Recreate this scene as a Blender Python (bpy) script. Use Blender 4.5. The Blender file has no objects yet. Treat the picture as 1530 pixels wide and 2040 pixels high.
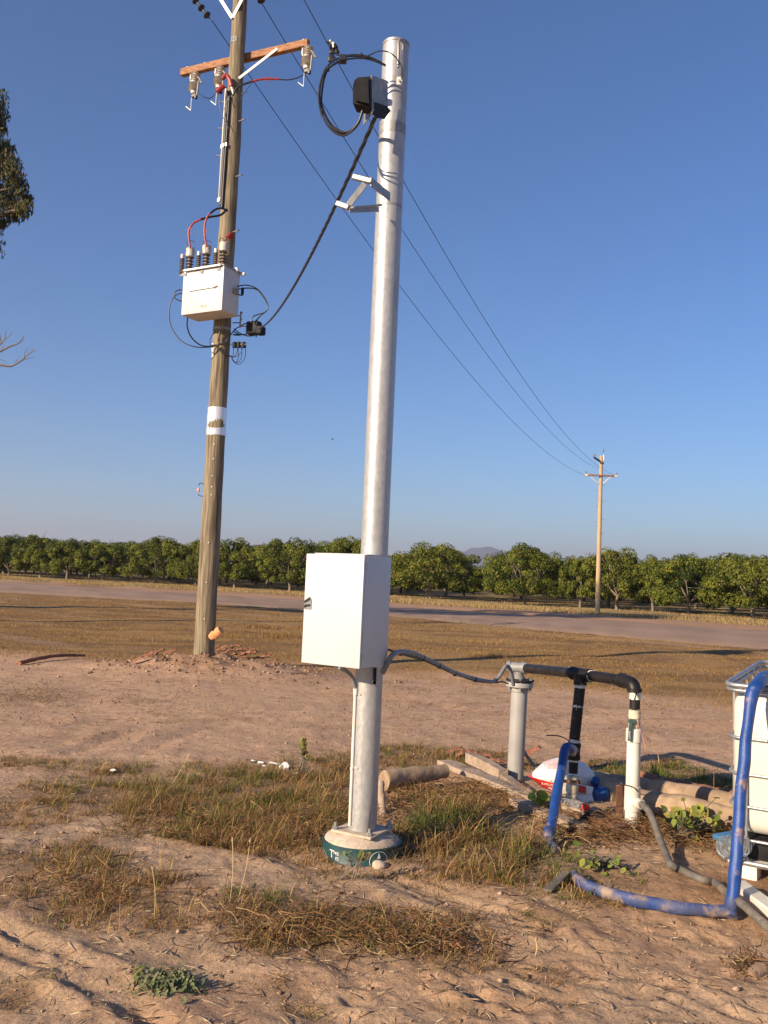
import bpy, bmesh, math, random
import numpy as np
from mathutils import Vector, Matrix
rad = math.radians
random.seed(7); RNG = np.random.default_rng(7)
SC = bpy.context.scene
COL = SC.collection

# ---------------------------------------------------------------- camera, sky, sun, exposure
F_PX, PITCH, ROLL, CAMZ = 1842.0, rad(4.13), rad(2.5), 1.6
FW = Vector((0, math.cos(PITCH), math.sin(PITCH)))
_R0 = Vector((1, 0, 0)); _U0 = Vector((0, -math.sin(PITCH), math.cos(PITCH)))
RT = _R0*math.cos(ROLL) + _U0*math.sin(ROLL)
UP = _U0*math.cos(ROLL) - _R0*math.sin(ROLL)
CAM = Vector((0, 0, CAMZ))
cd = bpy.data.cameras.new("camera"); cam = bpy.data.objects.new("camera", cd); COL.objects.link(cam)
cd.sensor_fit = 'VERTICAL'; cd.sensor_height = 24; cd.sensor_width = 18; cd.lens = F_PX/2040*24
cd.clip_start = 0.05; cd.clip_end = 60000
_m = Matrix((RT, UP, -FW)).transposed().to_4x4(); _m.translation = CAM
cam.matrix_world = _m
SC.camera = cam

SUN_AZ, SUN_EL = rad(50), rad(21)          # the sun stands behind the camera, to its left
S2 = Vector((-math.sin(SUN_AZ)*math.cos(SUN_EL), -math.cos(SUN_AZ)*math.cos(SUN_EL), math.sin(SUN_EL)))
w = bpy.data.worlds.new("World"); SC.world = w; w.use_nodes = True
nt = w.node_tree; bg = nt.nodes['Background']
sky = nt.nodes.new('ShaderNodeTexSky'); sky.sky_type = 'NISHITA'; sky.sun_disc = False
sky.sun_elevation = SUN_EL; sky.sun_rotation = math.atan2(S2.x, S2.y) % (2*math.pi)
sky.altitude = 50; sky.air_density = 1.0; sky.dust_density = 0.1; sky.ozone_density = 6.0
hs = nt.nodes.new('ShaderNodeHueSaturation'); hs.inputs['Saturation'].default_value = 1.08; hs.inputs['Hue'].default_value = 0.505
nt.links.new(sky.outputs[0], hs.inputs['Color']); nt.links.new(hs.outputs[0], bg.inputs[0]); bg.inputs[1].default_value = 0.073
sd = bpy.data.lights.new("sun", 'SUN'); sun = bpy.data.objects.new("sun", sd); COL.objects.link(sun)
sd.energy = 5.0; sd.angle = rad(0.5); sd.color = (1.0, 0.80, 0.58)
sun.rotation_euler = S2.to_track_quat('Z', 'Y').to_euler(); sun.location = (-8, -6, 12)
vs = SC.view_settings; vs.view_transform = 'Standard'; vs.look = 'None'; vs.gamma = 1.0; vs.use_curve_mapping = False
vs.exposure = 0.95
SC.cycles.max_bounces = 6; SC.cycles.transparent_max_bounces = 8; SC.cycles.diffuse_bounces = 3
SC.cycles.volume_bounces = 0; SC.cycles.volume_step_rate = 4

# ---------------------------------------------------------------- places on the photograph turned into world points
def ray(px, py): return FW + RT*((px-765)/F_PX) - UP*((py-1020)/F_PX)
def P(px, py, Y):
    d = ray(px, py); return CAM + d*(Y/d.y)
def G(px, py, z=0.0):
    d = ray(px, py); return CAM + d*((z-CAMZ)/d.z)
def mpp(Y): return Y/F_PX

# ---------------------------------------------------------------- mesh helpers
class MB:
    def __init__(s): s.v = []; s.f = []
    def add(s, vs_, fs):
        o = len(s.v); s.v += [Vector(v) for v in vs_]; s.f += [tuple(i+o for i in f) for f in fs]; return s
    def box(s, c, size, ax=None, bev=0.0, seg=1):
        bm = bmesh.new(); bmesh.ops.create_cube(bm, size=1.0)
        for v in bm.verts: v.co = Vector((v.co.x*size[0], v.co.y*size[1], v.co.z*size[2]))
        if bev: bmesh.ops.bevel(bm, geom=bm.edges[:], offset=bev, segments=seg, affect='EDGES', profile=0.5)
        c = Vector(c)
        if ax is None: ax = (Vector((1,0,0)), Vector((0,1,0)), Vector((0,0,1)))
        bm.verts.index_update()
        s.add([c + ax[0]*v.co.x + ax[1]*v.co.y + ax[2]*v.co.z for v in bm.verts], [[v.index for v in f.verts] for f in bm.faces])
        bm.free(); return s
    def tube(s, pts, r, seg=10, caps=True, closed=False, flat=None):
        pts = [Vector(p) for p in pts]; n = len(pts)
        rs = r if isinstance(r, (list, tuple)) else [r]*n
        T = []
        for i in range(n):
            a = pts[(i-1) % n] if (closed or i > 0) else pts[i]
            b = pts[(i+1) % n] if (closed or i < n-1) else pts[i]
            t = (b-a); T.append(t.normalized() if t.length > 1e-9 else Vector((0,0,1)))
        ref = Vector((0,0,1)) if abs(T[0].z) < 0.9 else Vector((1,0,0))
        N = (ref - T[0]*ref.dot(T[0])).normalized(); vv = []
        for i in range(n):
            N = (N - T[i]*N.dot(T[i])); N = N.normalized() if N.length > 1e-6 else T[i].orthogonal().normalized()
            B = T[i].cross(N)
            for k in range(seg):
                a = 2*math.pi*k/seg
                vv.append(pts[i] + (N*math.cos(a) + B*math.sin(a)*(flat or 1))*rs[i])
        ff = []
        m = n if closed else n-1
        for i in range(m):
            j = (i+1) % n
            for k in range(seg):
                l = (k+1) % seg
                ff.append((i*seg+k, i*seg+l, j*seg+l, j*seg+k))
        if caps and not closed:
            ff.append(tuple(reversed(range(seg)))); ff.append(tuple((n-1)*seg+k for k in range(seg)))
        return s.add(vv, ff)
    def cyl(s, a, b, r, r2=None, seg=16): return s.tube([a, b], [r, r if r2 is None else r2], seg)
    def lathe(s, prof, org, axis=(0,0,1), seg=20):
        axis = Vector(axis).normalized(); X = axis.orthogonal().normalized(); Y = axis.cross(X); org = Vector(org)
        vv = []; n = len(prof)
        for r, h in prof:
            for k in range(seg):
                a = 2*math.pi*k/seg; vv.append(org + axis*h + (X*math.cos(a)+Y*math.sin(a))*r)
        ff = [(i*seg+k, i*seg+(k+1) % seg, (i+1)*seg+(k+1) % seg, (i+1)*seg+k) for i in range(n-1) for k in range(seg)]
        ff.append(tuple(reversed(range(seg)))); ff.append(tuple((n-1)*seg+k for k in range(seg)))
        return s.add(vv, ff)
    def prism(s, poly, vec):
        n = len(poly); poly = [Vector(p) for p in poly]; vec = Vector(vec)
        ff = [tuple(reversed(range(n))), tuple(range(n, 2*n))] + [(i, (i+1) % n, n+(i+1) % n, n+i) for i in range(n)]
        return s.add(poly + [p+vec for p in poly], ff)
    def ball(s, c, r, sx=1, sy=1, sz=1, n=10, m=7):
        prof = [(math.sin(math.pi*i/m)*r+1e-5, -math.cos(math.pi*i/m)*r) for i in range(m+1)]
        o = len(s.v); s.lathe(prof, (0,0,0), seg=n); c = Vector(c)
        for i in range(o, len(s.v)):
            v = s.v[i]; s.v[i] = c + Vector((v.x*sx, v.y*sy, v.z*sz))
        return s
    def build(s, name, mt, parent=None, ang=40, org=None):
        me = bpy.data.meshes.new(name)
        if parent is not None: O = ORG[parent.name]
        elif org is not None: O = Vector(org)
        else:
            O = Vector((sum(v.x for v in s.v)/len(s.v), sum(v.y for v in s.v)/len(s.v), min(v.z for v in s.v)))
        me.from_pydata([v-O for v in s.v], [], s.f); me.validate(); me.update()
        bm = bmesh.new(); bm.from_mesh(me); bmesh.ops.recalc_face_normals(bm, faces=bm.faces[:]); bm.to_mesh(me); bm.free()
        for p in me.polygons: p.use_smooth = True
        try: me.set_sharp_from_angle(angle=rad(ang))
        except Exception: pass
        me.materials.append(mt)
        o = bpy.data.objects.new(name, me); COL.objects.link(o)
        if parent is not None: o.parent = parent
        else: o.location = O
        ORG[o.name] = O
        return o
ORG = {}
def tag(o, label=None, cat=None, group=None, kind=None):
    if label: o['label'] = label
    if cat: o['category'] = cat
    if group: o['group'] = group
    if kind: o['kind'] = kind
    return o
def thing(name, loc, label, cat, group=None):
    o = bpy.data.objects.new(name, None); COL.objects.link(o); o.location = loc; o.empty_display_size = 0.2
    ORG[o.name] = Vector(loc); return tag(o, label, cat, group)
def spline(pts, n=8, closed=False):
    pts = [Vector(p) for p in pts]; out = []; N = len(pts)
    for i in range(N if closed else N-1):
        if closed: a, b, c, d = pts[(i-1) % N], pts[i], pts[(i+1) % N], pts[(i+2) % N]
        else: a, b, c, d = pts[max(i-1, 0)], pts[i], pts[i+1], pts[min(i+2, N-1)]
        for k in range(n):
            t = k/n
            out.append(0.5*((2*b) + (c-a)*t + (2*a-5*b+4*c-d)*t*t + (3*b-a-3*c+d)*t**3))
    if not closed: out.append(pts[-1])
    return out
def sp(pts, n=8): return spline([P(*p) for p in pts], n)
def text_mesh(txt, size, depth=0.0008):
    cu = bpy.data.curves.new("txt", 'FONT'); cu.body = txt; cu.size = size; cu.extrude = depth; cu.align_x = 'CENTER'; cu.align_y = 'CENTER'
    cu.resolution_u = 3
    ob = bpy.data.objects.new("txt", cu); COL.objects.link(ob)
    dg = bpy.context.evaluated_depsgraph_get(); me = bpy.data.meshes.new_from_object(ob.evaluated_get(dg))
    v = [x.co.copy() for x in me.vertices]; f = [tuple(p.vertices) for p in me.polygons]
    bpy.data.objects.remove(ob); bpy.data.curves.remove(cu); bpy.data.meshes.remove(me)
    return v, f
def noisy(mb, amp, sc, seed=0):
    from mathutils import noise
    for i, v in enumerate(mb.v): mb.v[i] = v + noise.noise_vector(v*sc + Vector((seed*7.3, 0, 0)))*amp
    return mb

# ---------------------------------------------------------------- 2D value noise
_T = np.random.default_rng(3).random((6, 256, 256))
def vn(x, y, s=0):
    x = np.asarray(x, float); y = np.asarray(y, float)
    ix = np.floor(x).astype(int); iy = np.floor(y).astype(int); fx = x-ix; fy = y-iy
    fx = fx*fx*(3-2*fx); fy = fy*fy*(3-2*fy); t = _T[s % 6]; ix += 37*s; iy += 91*s
    a = t[ix & 255, iy & 255]; b = t[(ix+1) & 255, iy & 255]; c = t[ix & 255, (iy+1) & 255]; d = t[(ix+1) & 255, (iy+1) & 255]
    return (a*(1-fx)+b*fx)*(1-fy) + (c*(1-fx)+d*fx)*fy
def fbm(x, y, o=4, s=0):
    r = 0; a = 0.5; n = 0
    for i in range(o): r = r + a*vn(x*2**i, y*2**i, s+i); n += a; a *= 0.5
    return r/n
def sstep(a, b, x):
    t = np.clip((x-a)/(b-a), 0, 1); return t*t*(3-2*t)
def seg_dist(x, y, pts):
    best = np.full(np.shape(x), 1e9)
    for (ax, ay), (bx, by) in zip(pts[:-1], pts[1:]):
        dx, dy = bx-ax, by-ay; L = dx*dx+dy*dy
        t = np.clip(((x-ax)*dx+(y-ay)*dy)/L, 0, 1)
        best = np.minimum(best, np.hypot(x-ax-t*dx, y-ay-t*dy))
    return best

# ---------------------------------------------------------------- materials
MATS = {}
def _new(name):
    m = bpy.data.materials.new(name); m.use_nodes = True; MATS[name] = m
    nt = m.node_tree; return m, nt, nt.nodes['Principled BSDF']
def mat(name, c1, c2=None, rough=0.6, metal=0.0, scale=8.0, stretch=(1,1,1), bump=0.0, bscale=None, spec=0.5, detail=5, lo=0.35, hi=0.65, rvar=0.0, c3=None, s3=3.0, t3=(0.55, 0.65)):
    m, nt, b = _new(name); L = nt.links
    b.inputs['Roughness'].default_value = rough; b.inputs['Metallic'].default_value = metal
    b.inputs['Specular IOR Level'].default_value = spec
    c1 = (*c1, 1); c2 = (*(c2 or c1[:3]), 1)
    tc = nt.nodes.new('ShaderNodeTexCoord'); mp = nt.nodes.new('ShaderNodeMapping'); mp.inputs['Scale'].default_value = stretch
    L.new(tc.outputs['Object'], mp.inputs[0])
    n = nt.nodes.new('ShaderNodeTexNoise'); n.inputs['Scale'].default_value = scale; n.inputs['Detail'].default_value = detail
    L.new(mp.outputs[0], n.inputs['Vector'])
    r = nt.nodes.new('ShaderNodeValToRGB'); r.color_ramp.elements[0].position = lo; r.color_ramp.elements[1].position = hi
    r.color_ramp.elements[0].color = c1; r.color_ramp.elements[1].color = c2
    L.new(n.outputs[0], r.inputs[0]); out = r.outputs[0]
    if c3:
        n3 = nt.nodes.new('ShaderNodeTexNoise'); n3.inputs['Scale'].default_value = s3; n3.inputs['Detail'].default_value = 4
        L.new(mp.outputs[0], n3.inputs['Vector'])
        r3 = nt.nodes.new('ShaderNodeValToRGB'); r3.color_ramp.elements[0].position = t3[0]; r3.color_ramp.elements[1].position = t3[1]
        L.new(n3.outputs[0], r3.inputs[0])
        mx = nt.nodes.new('ShaderNodeMix'); mx.data_type = 'RGBA'; L.new(r3.outputs[0], mx.inputs[0]); L.new(out, mx.inputs[6]); mx.inputs[7].default_value = (*c3, 1)
        out = mx.outputs[2]
    L.new(out, b.inputs['Base Color'])
    if rvar:
        mr = nt.nodes.new('ShaderNodeMapRange'); mr.inputs[3].default_value = rough-rvar; mr.inputs[4].default_value = rough+rvar
        L.new(n.outputs[0], mr.inputs[0]); L.new(mr.outputs[0], b.inputs['Roughness'])
    if bump:
        n2 = nt.nodes.new('ShaderNodeTexNoise'); n2.inputs['Scale'].default_value = bscale or scale*3; n2.inputs['Detail'].default_value = 6
        L.new(mp.outputs[0], n2.inputs['Vector'])
        bp = nt.nodes.new('ShaderNodeBump'); bp.inputs['Strength'].default_value = bump; bp.inputs['Distance'].default_value = 0.01
        L.new(n2.outputs[0], bp.inputs['Height']); L.new(bp.outputs[0], b.inputs['Normal'])
    return m
def vcol_mat(name, rough=0.85, trans=0.0, fine=None, spec=0.2, bump=0.0, bscale=40):
    m, nt, b = _new(name); L = nt.links
    a = nt.nodes.new('ShaderNodeAttribute'); a.attribute_name = 'Col'; out = a.outputs['Color']
    b.inputs['Roughness'].default_value = rough; b.inputs['Specular IOR Level'].default_value = spec
    if fine:
        tc = nt.nodes.new('ShaderNodeTexCoord')
        for sc_, lo, hi in fine:
            n = nt.nodes.new('ShaderNodeTexNoise'); n.inputs['Scale'].default_value = sc_; n.inputs['Detail'].default_value = 6; n.inputs['Roughness'].default_value = 0.65
            L.new(tc.outputs['Object'], n.inputs['Vector'])
            mr = nt.nodes.new('ShaderNodeMapRange'); mr.inputs[1].default_value = 0.3; mr.inputs[2].default_value = 0.7; mr.inputs[3].default_value = lo; mr.inputs[4].default_value = hi
            L.new(n.outputs[0], mr.inputs[0])
            mx = nt.nodes.new('ShaderNodeVectorMath'); mx.operation = 'SCALE'; L.new(out, mx.inputs[0]); L.new(mr.outputs[0], mx.inputs['Scale']); out = mx.outputs[0]
    L.new(out, b.inputs['Base Color'])
    if bump:
        tc = nt.nodes.new('ShaderNodeTexCoord')
        n2 = nt.nodes.new('ShaderNodeTexNoise'); n2.inputs['Scale'].default_value = bscale; n2.inputs['Detail'].default_value = 8; n2.inputs['Roughness'].default_value = 0.7
        L.new(tc.outputs['Object'], n2.inputs['Vector'])
        bp = nt.nodes.new('ShaderNodeBump'); bp.inputs['Strength'].default_value = bump; bp.inputs['Distance'].default_value = 0.02
        L.new(n2.outputs[0], bp.inputs['Height']); L.new(bp.outputs[0], b.inputs['Normal'])
    if trans:
        t = nt.nodes.new('ShaderNodeBsdfTranslucent'); L.new(out, t.inputs[0])
        ms = nt.nodes.new('ShaderNodeMixShader'); ms.inputs[0].default_value = trans
        L.new(b.outputs[0], ms.inputs[1]); L.new(t.outputs[0], ms.inputs[2]); L.new(ms.outputs[0], nt.nodes['Material Output'].inputs[0])
    return m
M_galv = mat('galvanised', (0.38,0.38,0.375), (0.46,0.458,0.45), rough=0.42, metal=0.42, scale=45, stretch=(1,1,.6), bump=0.12, bscale=120, rvar=0.1, c3=(0.33,0.325,0.315), s3=4.5, t3=(0.56,0.74))
M_galv2 = mat('galvanised_fittings', (0.26,0.26,0.25), (0.36,0.355,0.34), rough=0.5, metal=0.5, scale=20, bump=0.1)
M_white = mat('white_powder_coat', (0.51,0.52,0.53), (0.55,0.56,0.57), c3=(0.47,0.44,0.40), s3=2.5, t3=(0.58,0.85), rough=0.4, scale=3, bump=0.02, bscale=200)
M_white2 = mat('white_tank_paint', (0.52,0.51,0.50), (0.58,0.58,0.57), rough=0.4, scale=6, c3=(0.55,0.50,0.44), s3=9, t3=(0.66,0.8))
M_black = mat('black_plastic', (0.008,0.008,0.010), (0.018,0.018,0.02), spec=0.25, rough=0.6, scale=12)
M_cable = mat('black_cable', (0.012,0.012,0.016), (0.025,0.025,0.03), rough=0.45, scale=12)
M_wire = mat('line_wire', (0.03,0.035,0.05), (0.05,0.05,0.07), rough=0.5, scale=5)
M_timber = mat('pole_timber', (0.13,0.105,0.070), (0.27,0.222,0.142), rough=0.85, scale=9, stretch=(4,4,.22), lo=0.38, hi=0.62, bump=0.5, bscale=22, c3=(0.085,0.062,0.04), s3=4.0, t3=(0.56,0.68))
M_arm = mat('crossarm_timber', (0.20,0.09,0.045), (0.38,0.19,0.095), rough=0.8, scale=9, stretch=(1,1,4), bump=0.4)
M_porc = mat('grey_porcelain', (0.42,0.38,0.34), (0.55,0.51,0.46), rough=0.3, scale=14)
M_shed = mat('brown_sheds', (0.11,0.085,0.07), (0.18,0.14,0.115), rough=0.4, scale=14)
M_red = mat('red_insulation', (0.24,0.018,0.014), (0.34,0.03,0.022), rough=0.5, scale=20)
M_strip = mat('galv_strip', (0.60,0.58,0.55), (0.72,0.70,0.66), rough=0.5, metal=0.3, scale=10)
M_bandw = mat('silver_band', (0.75,0.75,0.75), (0.82,0.82,0.82), rough=0.3, metal=0.5, scale=10, stretch=(1,1,.2), bump=0.3, bscale=15)
M_condu = mat('grey_conduit', (0.17,0.175,0.18), (0.23,0.23,0.235), rough=0.5, scale=8)
M_condt = mat('cream_conduit', (0.60,0.56,0.48), (0.68,0.64,0.56), rough=0.5, scale=8)
M_pvcg = mat('grey_pvc', (0.28,0.27,0.255), (0.34,0.33,0.315), rough=0.45, scale=5, c3=(0.36,0.33,0.30), s3=12, t3=(0.62,0.75))
M_pvcw = mat('white_pvc', (0.60,0.57,0.49), (0.68,0.66,0.60), rough=0.4, scale=5, c3=(0.60,0.52,0.38), s3=7, t3=(0.64,0.8))
M_poly = mat('black_poly_pipe', (0.009,0.008,0.008), (0.02,0.017,0.016), spec=0.3, rough=0.45, scale=10, c3=(0.55,0.52,0.48), s3=38, t3=(0.70,0.73))
M_tape = mat('white_thread_tape', (0.62,0.58,0.50), (0.78,0.75,0.68), rough=0.7, scale=60, bump=0.6)
M_brass = mat('cream_fitting', (0.50,0.43,0.30), (0.66,0.60,0.47), rough=0.5, scale=30, bump=0.3, c3=(0.25,0.20,0.14), s3=25, t3=(0.58,0.68))
M_green = mat('green_handle', (0.03,0.07,0.06), (0.06,0.11,0.09), rough=0.5, scale=25, c3=(0.2,0.17,0.13), s3=40, t3=(0.6,0.7))
M_blue = mat('blue_layflat_hose', (0.010,0.045,0.20), (0.018,0.065,0.26), rough=0.35, scale=20, bump=0.25, bscale=260, c3=(0.25,0.17,0.12), s3=9, t3=(0.62,0.70))
M_blued = mat('dusty_blue_hose', (0.015,0.05,0.19), (0.07,0.08,0.15), rough=0.6, scale=14, bump=0.3, bscale=120, c3=(0.27,0.20,0.155), s3=11, t3=(0.52,0.66))
M_hose = mat('grey_rubber_hose', (0.10,0.09,0.075), (0.16,0.14,0.115), rough=0.7, scale=18, bump=0.3, c3=(0.24,0.18,0.13), s3=8, t3=(0.55,0.7))
M_rust = mat('rusty_steel', (0.16,0.075,0.045), (0.26,0.13,0.08), rough=0.85, scale=30, bump=0.4)
M_log = mat('weathered_log', (0.24,0.165,0.105), (0.42,0.305,0.195), rough=0.9, scale=10, stretch=(1,1,1), bump=0.8, bscale=18, c3=(0.15,0.10,0.065), s3=5, t3=(0.52,0.72))
M_plank = mat('weathered_plank', (0.27,0.20,0.145), (0.40,0.31,0.23), rough=0.9, scale=14, bump=0.7, bscale=30, c3=(0.17,0.12,0.08), s3=7, t3=(0.56,0.7))
M_bark = mat('red_bark', (0.15,0.065,0.04), (0.32,0.135,0.07), rough=0.9, scale=18, bump=0.7, c3=(0.2,0.09,0.05), s3=9, t3=(0.52,0.66))
M_conc = mat('concrete', (0.42,0.34,0.26), (0.56,0.46,0.36), rough=0.9, scale=14, bump=0.5, bscale=60, c3=(0.34,0.25,0.18), s3=6, t3=(0.55,0.7))
M_teal = mat('teal_drum_paint', (0.008,0.042,0.052), (0.012,0.065,0.07), rough=0.55, scale=10, bump=0.2, c3=(0.15,0.105,0.07), s3=14, t3=(0.53,0.68))
M_letter = mat('white_print', (0.70,0.68,0.62), (0.78,0.76,0.70), rough=0.6, scale=50)
M_ibc = mat('white_hdpe', (0.58,0.56,0.47), (0.66,0.64,0.56), rough=0.4, scale=2.5, c3=(0.72,0.60,0.38), s3=2.2, t3=(0.60,0.8))
M_cage = mat('cage_tube', (0.30,0.31,0.33), (0.42,0.42,0.43), rough=0.45, metal=0.6, scale=14)
M_leafg = mat('leaf_green', (0.08,0.13,0.02), (0.20,0.24,0.05), rough=0.6, scale=20)
M_red2 = mat('red_cap', (0.5,0.02,0.015), (0.6,0.03,0.02), rough=0.35, scale=20)
M_bluejug = mat('blue_plastic', (0.01,0.06,0.22), (0.02,0.10,0.30), rough=0.3, scale=10, c3=(0.01,0.025,0.09), s3=9, t3=(0.5,0.6))
M_dirt = mat('dirt_clods', (0.20,0.13,0.09), (0.32,0.21,0.14), rough=0.95, scale=12, bump=0.6)
M_bird = mat('bird_black', (0.012,0.012,0.012), rough=0.6)
M_birdw = mat('bird_white', (0.75,0.75,0.72), rough=0.7)
M_bole = mat('mango_bark', (0.13,0.10,0.075), (0.24,0.20,0.16), rough=0.9, scale=9, bump=0.5, c3=(0.4,0.36,0.3), s3=2, t3=(0.6,0.75))
M_dead = mat('dead_wood', (0.12,0.10,0.09), (0.2,0.165,0.145), rough=0.9, scale=12)
M_ground = vcol_mat('ground', rough=0.95, fine=((9, .74, 1.16), (60, .72, 1.2), (1.1, .90, 1.08)), bump=0.8, bscale=28)
M_road = vcol_mat('asphalt', rough=0.9, fine=((30, .85, 1.12), (2.0, .9, 1.08)), bump=0.3, bscale=60)
M_grass = vcol_mat('grass_blades', rough=0.75, trans=0.25)
M_leaf = vcol_mat('tree_leaves', rough=0.6, trans=0.22, spec=0.12)
mg, ntg, bgp = _new('clear_plastic'); bgp.inputs['Base Color'].default_value = (0.85,0.9,0.92,1); bgp.inputs['Roughness'].default_value = 0.08
bgp.inputs['Transmission Weight'].default_value = 0.9; bgp.inputs['IOR'].default_value = 1.3
M_clear = mg

# ---------------------------------------------------------------- the lie of the land
NEAR = [(-200,195),(-60,85),(-21.5,52),(-6.7,46),(.3,40.5),(4.9,35.7),(11.9,28.8),(25,17),(60,-14),(140,-80)]
FAR = [(-215,222),(-80,107),(-32,78),(-10,66),(.5,58.5),(7.3,53),(18.5,44.6),(38,27),(76,-5),(160,-72)]
MID = [((a[0]+b[0])/2, (a[1]+b[1])/2) for a, b in zip(NEAR, FAR)]
def sgn_edge(x, y, line):                      # > 0 beyond the line, < 0 on the camera's side
    x = np.asarray(x, float); y = np.asarray(y, float)
    xs = [p[0] for p in line]; ys = [p[1] for p in line]
    return (y - np.interp(x, xs, ys))*0.78
WP = G(406, 1304, 0.24)                         # foot of the timber pole, on its mound
_ab = [G(*q) for q in ((-160,1780),(0,1852),(120,1905),(230,1965),(330,2040),(520,2140))]
RUT1 = [(p.x, p.y) for p in _ab]
_ab = [G(*q) for q in ((-160,1850),(0,1885),(90,1925),(200,1985),(300,2045),(420,2120))]
RUT2 = [(p.x, p.y) for p in _ab]
_ab = [G(*q) for q in ((230,1880),(330,1905),(440,1955),(560,1990),(720,2060))]
RUT3 = [(p.x, p.y) for p in _ab]
_ab = [G(*q) for q in ((150,1500),(230,1468),(300,1445),(380,1432),(500,1428))]
RUT4 = [(p.x, p.y) for p in _ab]
_ab = [G(*q) for q in ((290,1498),(350,1470),(400,1452),(480,1440),(600,1432))]
RUT5 = [(p.x, p.y) for p in _ab]
_ab = [G(*q) for q in ((380,1660),(520,1690),(620,1720),(760,1740),(900,1790),(1060,1850))]
RUT6 = [(p.x, p.y) for p in _ab]
FOOT = []
_r = random.Random(5)
for i in range(60):
    p = G(_r.uniform(860, 1520), _r.uniform(1830, 2030)); FOOT.append((p.x, p.y, _r.uniform(.05, .11), _r.uniform(.02, .05), rad(_r.uniform(-60, 10)), _r.uniform(.004, .011)))
for i in range(60):
    p = G(_r.uniform(0, 1500), _r.uniform(1480, 2030)); FOOT.append((p.x, p.y, _r.uniform(.04, .12), _r.uniform(.02, .05), rad(_r.uniform(-90, 90)), _r.uniform(.004, .013)))
def HZ(x, y):
    x = np.asarray(x, float); y = np.asarray(y, float); r = np.hypot(x, y)
    near = 1 - sstep(9, 22, r)
    z = (fbm(x/1.7, y/1.7, 3, 0)-.5)*.07 + (fbm(x/.35, y/.35, 4, 1)-.5)*.024*(0.45+near) + (vn(x/.05, y/.05, 2)-.5)*.009*near
    z = z + np.maximum(0, fbm(x/.13, y/.13, 2, 5)-.56)*.032*(1-sstep(6, 9, r))*(.3+1.2*(fbm(x/1.1, y/1.1, 2, 2) > .5))
    z = z + (fbm(x/9+5, y/9, 2, 2)-.5)*.16*sstep(12, 30, r)
    # wheel lines left across the field, more or less along the road
    u = (x*.72 + y*.69)
    z = z + (vn(u/1.3, x*.05, 3)-.5)*.08*sstep(11, 17, y)*(1-sstep(35, 60, r))
    for R_, wd, dp in ((RUT1, .045, .018), (RUT2, .04, .021), (RUT3, .09, .008)):
        d = seg_dist(x, y, R_) + (vn(x*14, y*14, 4)-.5)*.03; z = z - dp*np.exp(-(d/wd)**2) + dp*.7*np.exp(-((d-2.1*wd)/wd)**2)
    for R_, wd, dp in ((RUT4, .10, .016), (RUT5, .10, .016)):
        d = seg_dist(x, y, R_); z = z - dp*np.exp(-(d/wd)**2)*(0.7+.3*np.sin(d*90)) + dp*.5*np.exp(-((d-2*wd)/wd)**2)
    d = seg_dist(x, y, RUT6); z = z - .018*np.exp(-(d/.1)**2)*(0.8+.5*np.sin(d*70)) + .014*np.exp(-((d-.2)/.06)**2)
    for fx, fy, a, b, th, dp in FOOT:
        m = (np.abs(x-fx) < .4) & (np.abs(y-fy) < .4)
        if np.any(m):
            dx, dy = x[m]-fx, y[m]-fy; c, s = math.cos(th), math.sin(th); e = ((dx*c+dy*s)/a)**2 + ((-dx*s+dy*c)/b)**2
            z[m] += dp*(-np.exp(-e) + .75*np.exp(-((np.sqrt(e)-1.7)/.5)**2))
    # mound of spoil round the timber pole
    d = np.hypot((x-WP.x-.15)/1.55, (y-WP.y+.25)/1.1); z = z + .25*np.exp(-d**2*1.1)*(.8+.5*vn(x/.25, y/.25, 1)) + .02*np.exp(-(d/1.5)**2)*vn(x/.09, y/.09, 2)
    # sandy bank under the logs
    c = G(1180, 1640); z = z + .05*np.exp(-((x-c.x)/1.6)**2-((y-c.y-.3)/.6)**2)
    # road bed
    e1 = sgn_edge(x, y, NEAR); e2 = sgn_edge(x, y, FAR)
    inr = sstep(-1.5, .6, e1)*(1-sstep(-.6, 1.5, e2)); z = z*(1-inr) - .10*inr
    return z
def hz1(x, y): return float(HZ(np.array([x]), np.array([y]))[0])
def onground(px, py, dz=0.0):
    z = 0.0
    for _ in range(4):
        p = G(px, py, z); z = hz1(p.x, p.y)
    p = G(px, py, z); p.z += dz; return p

# ---------------------------------------------------------------- numpy meshes with a colour per point
def np_mesh(name, V, loops, starts, cols, mt, parent=None, loc=(0,0,0), smooth=True):
    me = bpy.data.meshes.new(name)
    me.vertices.add(len(V)); me.vertices.foreach_set('co', np.ascontiguousarray(V, dtype=np.float32).ravel())
    me.loops.add(len(loops)); me.loops.foreach_set('vertex_index', np.ascontiguousarray(loops, dtype=np.int32))
    me.polygons.add(len(starts)); me.polygons.foreach_set('loop_start', np.ascontiguousarray(starts, dtype=np.int32))
    me.update(calc_edges=True)
    if smooth: me.polygons.foreach_set('use_smooth', np.ones(len(starts), dtype=bool))
    if cols is not None:
        a = me.attributes.new('Col', 'FLOAT_COLOR', 'POINT')
        a.data.foreach_set('color', np.ascontiguousarray(np.c_[cols, np.ones(len(cols))], dtype=np.float32).ravel())
    me.materials.append(mt)
    o = bpy.data.objects.new(name, me); COL.objects.link(o); o.location = loc
    if parent is not None: o.parent = parent; o.location = (0,0,0)
    return o
def mixc(a, b, t):
    t = np.asarray(t)[..., None]; return np.asarray(a)*(1-t) + np.asarray(b)*t

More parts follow.
